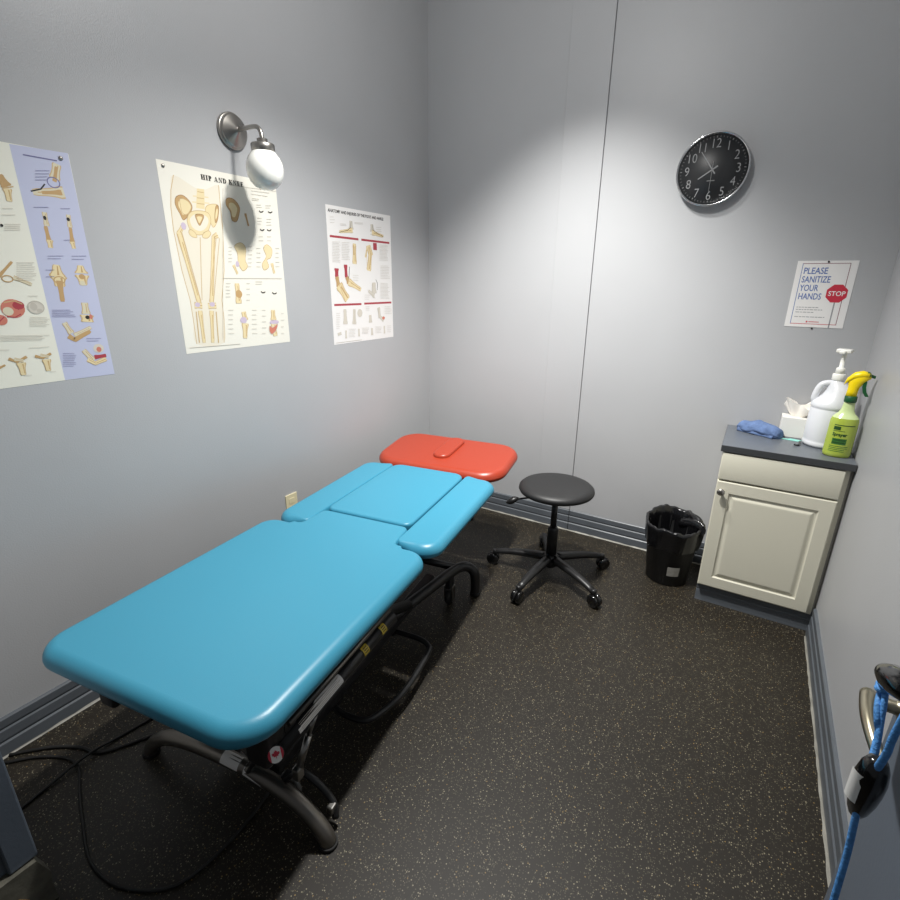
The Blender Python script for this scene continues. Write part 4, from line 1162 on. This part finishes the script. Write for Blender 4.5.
mb.rings(R, 'spray_yellow')
R = []
for x, z, r in ((-.036, .256, .005), (-.031, .270, .013), (-.012, .287, .019), (.012, .294, .019), (.034, .293, .015)):
    R.append([XH @ Vector((x + .004, r * .85 * cos(a), z + r * .72 * sin(a))) for a in [2 * pi * k / 16 for k in range(16)]])
mb.rings(R, 'spray_yellow'); mb.build('spray_head', sp)
mb = MB(); R = []
for x, z, r in ((.030, .296, .0122), (.040, .294, .011), (.041, .293, .0065), (.056, .289, .006), (.057, .289, .004)):
    R.append([XH @ Vector((x, r * cos(a), z + r * .85 * sin(a))) for a in [2 * pi * k / 16 for k in range(16)]])
mb.rings(R, 'dark_green'); mb.build('nozzle', sp)
mb = MB(); tr = [(.024, .284), (.030, .27), (.031, .252), (.036, .236), (.046, .222)]
R = [[XH @ Vector((x + dx, dy, z)) for dx, dy in ((-.006, -.007), (.006, -.007), (.006, .007), (-.006, .007))] for x, z in tr]
mb.rings(R, 'dark_green', smooth=False); mb.build('trigger', sp)

# small things on the countertop
mb = MB(); mb.prism([(2.018, -.139), (2.095, -.155), (2.108, -.128), (2.068, -.117), (2.058, -.127)], ZK, ZK + .0012, 'teal_card')
tag(mb.build('sticky_note'), 'pale teal paper slip lying in front of the tissue box', 'paper slip')
mb = MB(); mb.tube(bend([(2.100, -.165, ZK + .004), (2.098, -.195, ZK + .004), (2.096, -.222, ZK + .004), (2.085, -.232, ZK + .004), (2.078, -.226, ZK + .004)]), .0036, 'black_plastic', 8)
tag(mb.build('metal_hook'), 'small dark bent metal hook lying in front of the white jug', 'hook')

# ------------------------------------------------------------------ clock
ck = thing('wall_clock', 'round black wall clock with chrome rim and silver numerals', 'clock', (1.5525, 0, 1.958))
XW = Matrix(((1, 0, 0, 0), (0, 0, -1, 0), (0, 1, 0, 0), (0, 0, 0, 1)))       # (x, y, out) -> back wall facing -y
mb = MB(); mb.lathe([(.138, .001), (.146, .004), (.149, .020), (.150, .036), (.1485, .041), (.145, .0425), (.1415, .040), (.1395, .034)], 'chrome', 72, X=XW, cap0=True, cap1=False); mb.build('rim', ck)
mb = MB(); mb.lathe([(.140, .028), (.1398, .0335), (.0005, .0335)], 'clock_face', 64, X=XW)
for k in range(60):
    a = 2 * pi * k / 60; r0, r1, w_ = (.1275, .1335, .0011) if k % 5 else (.126, .1335, .0020)
    c, s = sin(a), cos(a); mb.poly([XW @ Vector((c * r + s * e * w_, s * r - c * e * w_, .0338)) for r, e in ((r0, -1), (r1, -1), (r1, 1), (r0, 1))], 'clock_dim')
mb.box(-.016, .016, -.0339, -.0336, -.046, -.042, 'clock_dim')
face = mb.build('dial', ck, recalc=False)
for k in range(1, 13):
    a = 2 * pi * k / 12; r = .1045; mb = MB(); sz = .053
    mb.text(str(k), sz, 'clock_silver', XW @ T3(sin(a) * r, cos(a) * r - sz * .34, .0342), sx=.85, align='CENTER', bold=-.0004)
    mb.build('numeral', face, recalc=False)
def hand(name, ang, l0, l1, w0, z, m):
    mb = MB(); a = radians(ang); c, s = sin(a), cos(a)
    mb.prism([(c * r + s * e, s * r - c * e) for r, e in ((-l0, -w0), (l1, -w0 * .6), (l1, w0 * .6), (-l0, w0))][::-1], z, z + .0008, m, X=XW); mb.build(name, ck)
hand('hour_hand', 237, .025, .064, .0034, .0352, 'clock_silver'); hand('minute_hand', 324, .022, .092, .0028, .0364, 'clock_silver'); hand('second_hand', 181, .032, .098, .0009, .0376, 'clock_silver')

# ------------------------------------------------------------------ hand-sanitising sign
sx0, sz0 = 1.9517, 1.5712
mb = MB(); SW, SH = .216, .279
def SXm(l): return XW @ T3(0, 0, l)
mb.box(0, SW, -.0012, 0, -SH, 0, 'paper_white')
def srect(x0, x1, y0, y1, l, m): mb.poly([SXm(l) @ Vector(q) for q in ((x0, y0, 0), (x1, y0, 0), (x1, y1, 0), (x0, y1, 0))], m)
bx0, bx1, by0, by1, tw = .020, .190, -.266, -.010, .0022
srect(bx0, bx1, by1 - tw, by1, .0015, 'sign_maroon'); srect(bx0, bx1, by0, by0 + tw, .0015, 'sign_red'); srect(bx0, bx0 + tw, by0, by1, .0015, 'sign_blue'); srect(bx1 - tw, bx1, by0, by1, .0015, 'sign_maroon')
for i, (wd, wid) in enumerate((('PLEASE', .094), ('SANITIZE', .103), ('YOUR', .0585), ('HANDS', .0745))):
    n0 = {'PLEASE': 3.83, 'SANITIZE': 4.72, 'YOUR': 2.75, 'HANDS': 3.42}[wd]
    mb.text(wd, .037, 'sign_blue', SXm(.0016) @ T3(.028, -.0535 - .0355 * i, 0), sx=wid / (.037 * n0) * 1.15, bold=.0004)
ocx, ocy, orr = .165, -.134, .040
srect(ocx - .0025, ocx + .0025, -SH, ocy, .0015, 'sign_grey')
mb.poly([SXm(.0018) @ Vector((ocx + orr * cos(pi / 8 + pi / 4 * k), ocy + orr * sin(pi / 8 + pi / 4 * k), 0)) for k in range(8)], 'sign_red')
mb.text('STOP', .0275, 'paper_white', SXm(.0022) @ T3(ocx, ocy - .0095, 0), sx=.92, align='CENTER', bold=.0004)
for y, x1 in ((-.194, .112), (-.204, .128), (-.215, .098), (-.235, .142)): 
    xx = .031
    while xx < x1:
        l_ = random.uniform(.006, .016); srect(xx, min(x1, xx + l_), y - .0014, y + .0014, .0015, 'sign_grey'); xx += l_ + .0025
srect(.078, .084, -.259, -.252, .0015, 'sign_red'); srect(.088, .126, -.257, -.254, .0015, 'sign_red')
sg = tag(mb.build('wall_sign', loc=(sx0, -.0006, sz0), recalc=False), 'white hand sanitizing notice with blue words and red stop octagon', 'sign')
for x, z in ((.1105, -.004), (.1055, -SH - .004)):
    mb = MB(); mb.lathe([(.0036, 0), (.004, .002), (.003, .004), (.0005, .0045)], 'frame_paint', 14, X=XW); mb.build('pushpin', sg, loc=(x, -.0014 if z > -.2 else 0, z))

# ------------------------------------------------------------------ wall lamp
lp = thing('wall_lamp', 'brushed nickel wall lamp with white egg-shaped glass globe, above the hip poster', 'lamp', (0, -1.360, 2.008))
XL = Matrix.Rotation(pi / 2, 4, 'Y')
mb = MB(); mb.lathe([(.063, 0), (.063, .010), (.060, .013), (.056, .013), (.056, .020), (.052, .024), (.012, .040), (.010, .046), (.0005, .047)], 'nickel', 48, X=XL); mb.build('backplate', lp)
mb = MB(); mb.tube(bend([(.036, 0, .000), (.08, 0, .001), (.120, 0, .001), (.148, 0, -.003), (.163, 0, -.018), (.168, 0, -.040), (.168, 0, -.056)]), .0078, 'nickel', 14); mb.build('arm', lp)
mb = MB(); mb.lathe([(.019, -.046), (.019, -.060), (.040, -.062), (.0425, -.065), (.0425, -.088), (.038, -.091)][::-1], 'nickel', 40, X=T3(.168, 0, .002)); mb.build('shade_holder', lp)
mb = MB(); mb.lathe([(.036, -.080), (.044, -.091), (.056, -.106), (.0645, -.124), (.0675, -.144), (.065, -.166), (.056, -.188), (.041, -.205), (.021, -.2145), (.0005, -.2165)][::-1], 'opal_glass', 48, X=T3(.168, 0, .002)); mb.build('glass_globe', lp)

# ------------------------------------------------------------------ wall outlet, cables
ol = MB(); ol.box(0, .005, -.036, .036, -.058, .058, 'ivory', bev=.002)
ol.box(.005, .0065, -.017, .017, .008, .036, 'ivory', bev=.0006); ol.box(.005, .0065, -.017, .017, -.036, -.008, 'ivory', bev=.0006)
tag(ol.build('wall_outlet', loc=(.0005, -1.256, .402)), 'ivory wall outlet low on the left wall, half hidden by the blue table', 'outlet')
ZF = .0052
mb = MB(); mb.tube(bend([(.024, -2.50, ZF), (.06, -2.46, ZF), (.12, -2.405, ZF), (.19, -2.365, ZF), (.27, -2.335, ZF), (.35, -2.205, ZF), (.44, -2.09, ZF), (.50, -1.80, ZF), (.50, -1.55, ZF)]), .005, 'cable_black', 8)
tag(mb.build('power_cord'), 'black power cord running from the left wall to under the treatment table', 'cord')
mb = MB(); mb.tube(bend([(.040, -2.525, ZF), (.11, -2.455, ZF), (.19, -2.41, ZF), (.262, -2.405, ZF), (.35, -2.44, ZF), (.46, -2.48, ZF), (.60, -2.52, ZF), (.74, -2.50, ZF), (.85, -2.40, ZF), (.84, -2.15, ZF), (.72, -1.95, ZF)]), .0042, 'cable_black', 8)
tag(mb.build('control_cord'), 'black cord looping on the floor below the foot of the table', 'cord')
mb = MB(); mb.tube(bend([(.27, -2.60, ZF), (.256, -2.50, ZF), (.252, -2.415, ZF + .010), (.250, -2.35, ZF + .011), (.252, -2.28, ZF), (.30, -2.05, ZF), (.38, -1.9, ZF)]), .0042, 'cable_black', 8)
tag(mb.build('extension_cord'), 'straight black cord along the edge of the shadow, from doorway to table', 'cord')

# ------------------------------------------------------------------ exercise pulley hung over the open door
pu = thing('exercise_pulley', 'blue cord with black grips hung over the open door at right', 'pulley cord', (2.16, -2.14, 0))
PO = Vector((2.16, -2.14, 0))
def P(*pts): return [Vector(p) - PO for p in pts]
mb = MB(); mb.tube(bend(P((2.068, -2.160, .915), (2.07, -2.171, .965), (2.072, -2.171, 1.017), (2.092, -2.175, 1.25), (2.13, -2.18, 1.8), (2.15, -2.18, 2.025), (2.158, -2.18, 2.037), (2.18, -2.18, 2.038), (2.202, -2.18, 2.037), (2.208, -2.18, 2.0), (2.209, -2.18, 1.75))), .0040, 'cord_blue', 10)
mb.tube(bend(P((2.068, -2.153, .885), (2.068, -2.160, .850), (2.07, -2.168, .80), (2.07, -2.177, .748), (2.07, -2.19, .66), (2.075, -2.20, .48), (2.08, -2.20, .30))), .0040, 'cord_blue', 10)
mb.tube(bend(P((2.070, -2.09, 1.012), (2.069, -2.096, .996), (2.066, -2.113, .982), (2.068, -2.124, .966), (2.073, -2.119, .950), (2.070, -2.137, .930), (2.068, -2.142, .918))), .0036, 'cord_blue', 10)
mb.tube(bend(P((2.071, -2.098, 1.008), (2.071, -2.112, .990), (2.071, -2.121, .972), (2.071, -2.133, .950), (2.071, -2.146, .920))), .0034, 'cord_blue', 10)
cd_ = mb.build('cord', pu)
mb = MB(); kn = P((2.070, -2.100, 1.004))[0]
for k in range(3): mb.tube([kn + Vector((.006 * cos(a), .008 * sin(a) , -.004 * k + .005 + .004 * sin(a + k))) for a in [2 * pi * j / 16 for j in range(16)]], .0030, 'cord_blue', 8, closed=True)
mb.build('knot', cd_)
def grip(name, a, b, r, m, parent, prof):
    a, b = P(a)[0], P(b)[0]; mb = MB(); d = (b - a); q = d.to_track_quat('Z', 'Y').to_matrix().to_4x4()
    mb.lathe([(r * pr, d.length * z) for pr, z in prof], m, 24, X=Matrix.Translation(a) @ q, sx=1.0, sy=1.0)
    return mb.build(name, parent)
EGG = [(.3, 0), (.62, .03), (.86, .14), (1, .32), (.98, .5), (.86, .7), (.66, .88), (.45, .97), (.1, 1)]
g1 = grip('hand_grip', (2.070, -2.158, .943), (2.070, -2.150, .842), .0165, 'black_gloss', pu, EGG)
g2 = grip('hand_grip', (2.074, -2.165, 1.050), (2.068, -2.083, 1.014), .0175, 'black_gloss', pu, [(.5, 0), (.9, .12), (1, .35), (.96, .6), (.7, .85), (.35, .97), (.1, 1)])
mb = MB(); R = []
for z in (.875, .918):
    ring = []
    for k in range(7):
        a = radians(186 + 58 * k / 6); rr_ = .0168
        ring.append(P((2.068, -2.153, z))[0] + Vector((rr_ * cos(a), rr_ * sin(a), 0)))
    R.append(ring)
mb.rings(R, 'label_white', closed_u=False, cap0=False, cap1=False)
o = mb.build('grip_label', g1, recalc=False); o['label'] = 'white printed label'

# ------------------------------------------------------------------ light
def spot(name, loc, power, size, blend, rad, tgt=None, col=(1, .985, .95)):
    l = bpy.data.lights.new(name, 'SPOT'); l.energy = power; l.spot_size = radians(size); l.spot_blend = blend; l.shadow_soft_size = rad; l.color = col
    o = bpy.data.objects.new(name, l); C.objects.link(o); o.location = loc
    if tgt: o.rotation_euler = (Vector(tgt) - Vector(loc)).to_track_quat('-Z', 'Y').to_euler()
    return o
def point(name, loc, power, rad, col=(1, .985, .96)):
    l = bpy.data.lights.new(name, 'POINT'); l.energy = power; l.shadow_soft_size = rad; l.color = col
    o = bpy.data.objects.new(name, l); C.objects.link(o); o.location = loc; return o
spot('ceiling_spot', (1.08, -1.30, 2.76), 275, 126, 1.0, .05)
spot('ceiling_spot', (1.00, -.88, 2.76), 160, 86, 1.0, .05, tgt=(.98, 0.0, .15))
point('fill_glow', (1.08, -1.45, 2.80), 27, .10)  # added fill light that lifts the upper walls, not a separate fixture
w = bpy.data.worlds.new('World'); bpy.context.scene.world = w; w.use_nodes = True
w.node_tree.nodes['Background'].inputs['Color'].default_value = (.92, .95, 1.0, 1); w.node_tree.nodes['Background'].inputs['Strength'].default_value = .10

# ------------------------------------------------------------------ camera
cam = bpy.data.cameras.new('camera'); co = bpy.data.objects.new('camera', cam); C.objects.link(co)
F, YAW, PIT, ROL = 497.9236, -.544, .3266, .0096
cam.sensor_width = 36; cam.lens = 36 * F / 900; cam.clip_start = .01
fw = Vector((sin(YAW) * cos(PIT), cos(YAW) * cos(PIT), -sin(PIT))); r = Vector((cos(YAW), -sin(YAW), 0)); u = r.cross(fw)
r2 = r * cos(ROL) + u * sin(ROL); u2 = r2.cross(fw)
mw = Matrix(((r2.x, u2.x, -fw.x, 1.8622), (r2.y, u2.y, -fw.y, -2.7987), (r2.z, u2.z, -fw.z, 1.4723), (0, 0, 0, 1)))
co.matrix_world = mw
S = bpy.context.scene; S.camera = co
S.view_settings.view_transform = 'Standard'; S.view_settings.look = 'None'; S.view_settings.gamma = 1; S.view_settings.exposure = 0.0
S.view_settings.use_curve_mapping = False
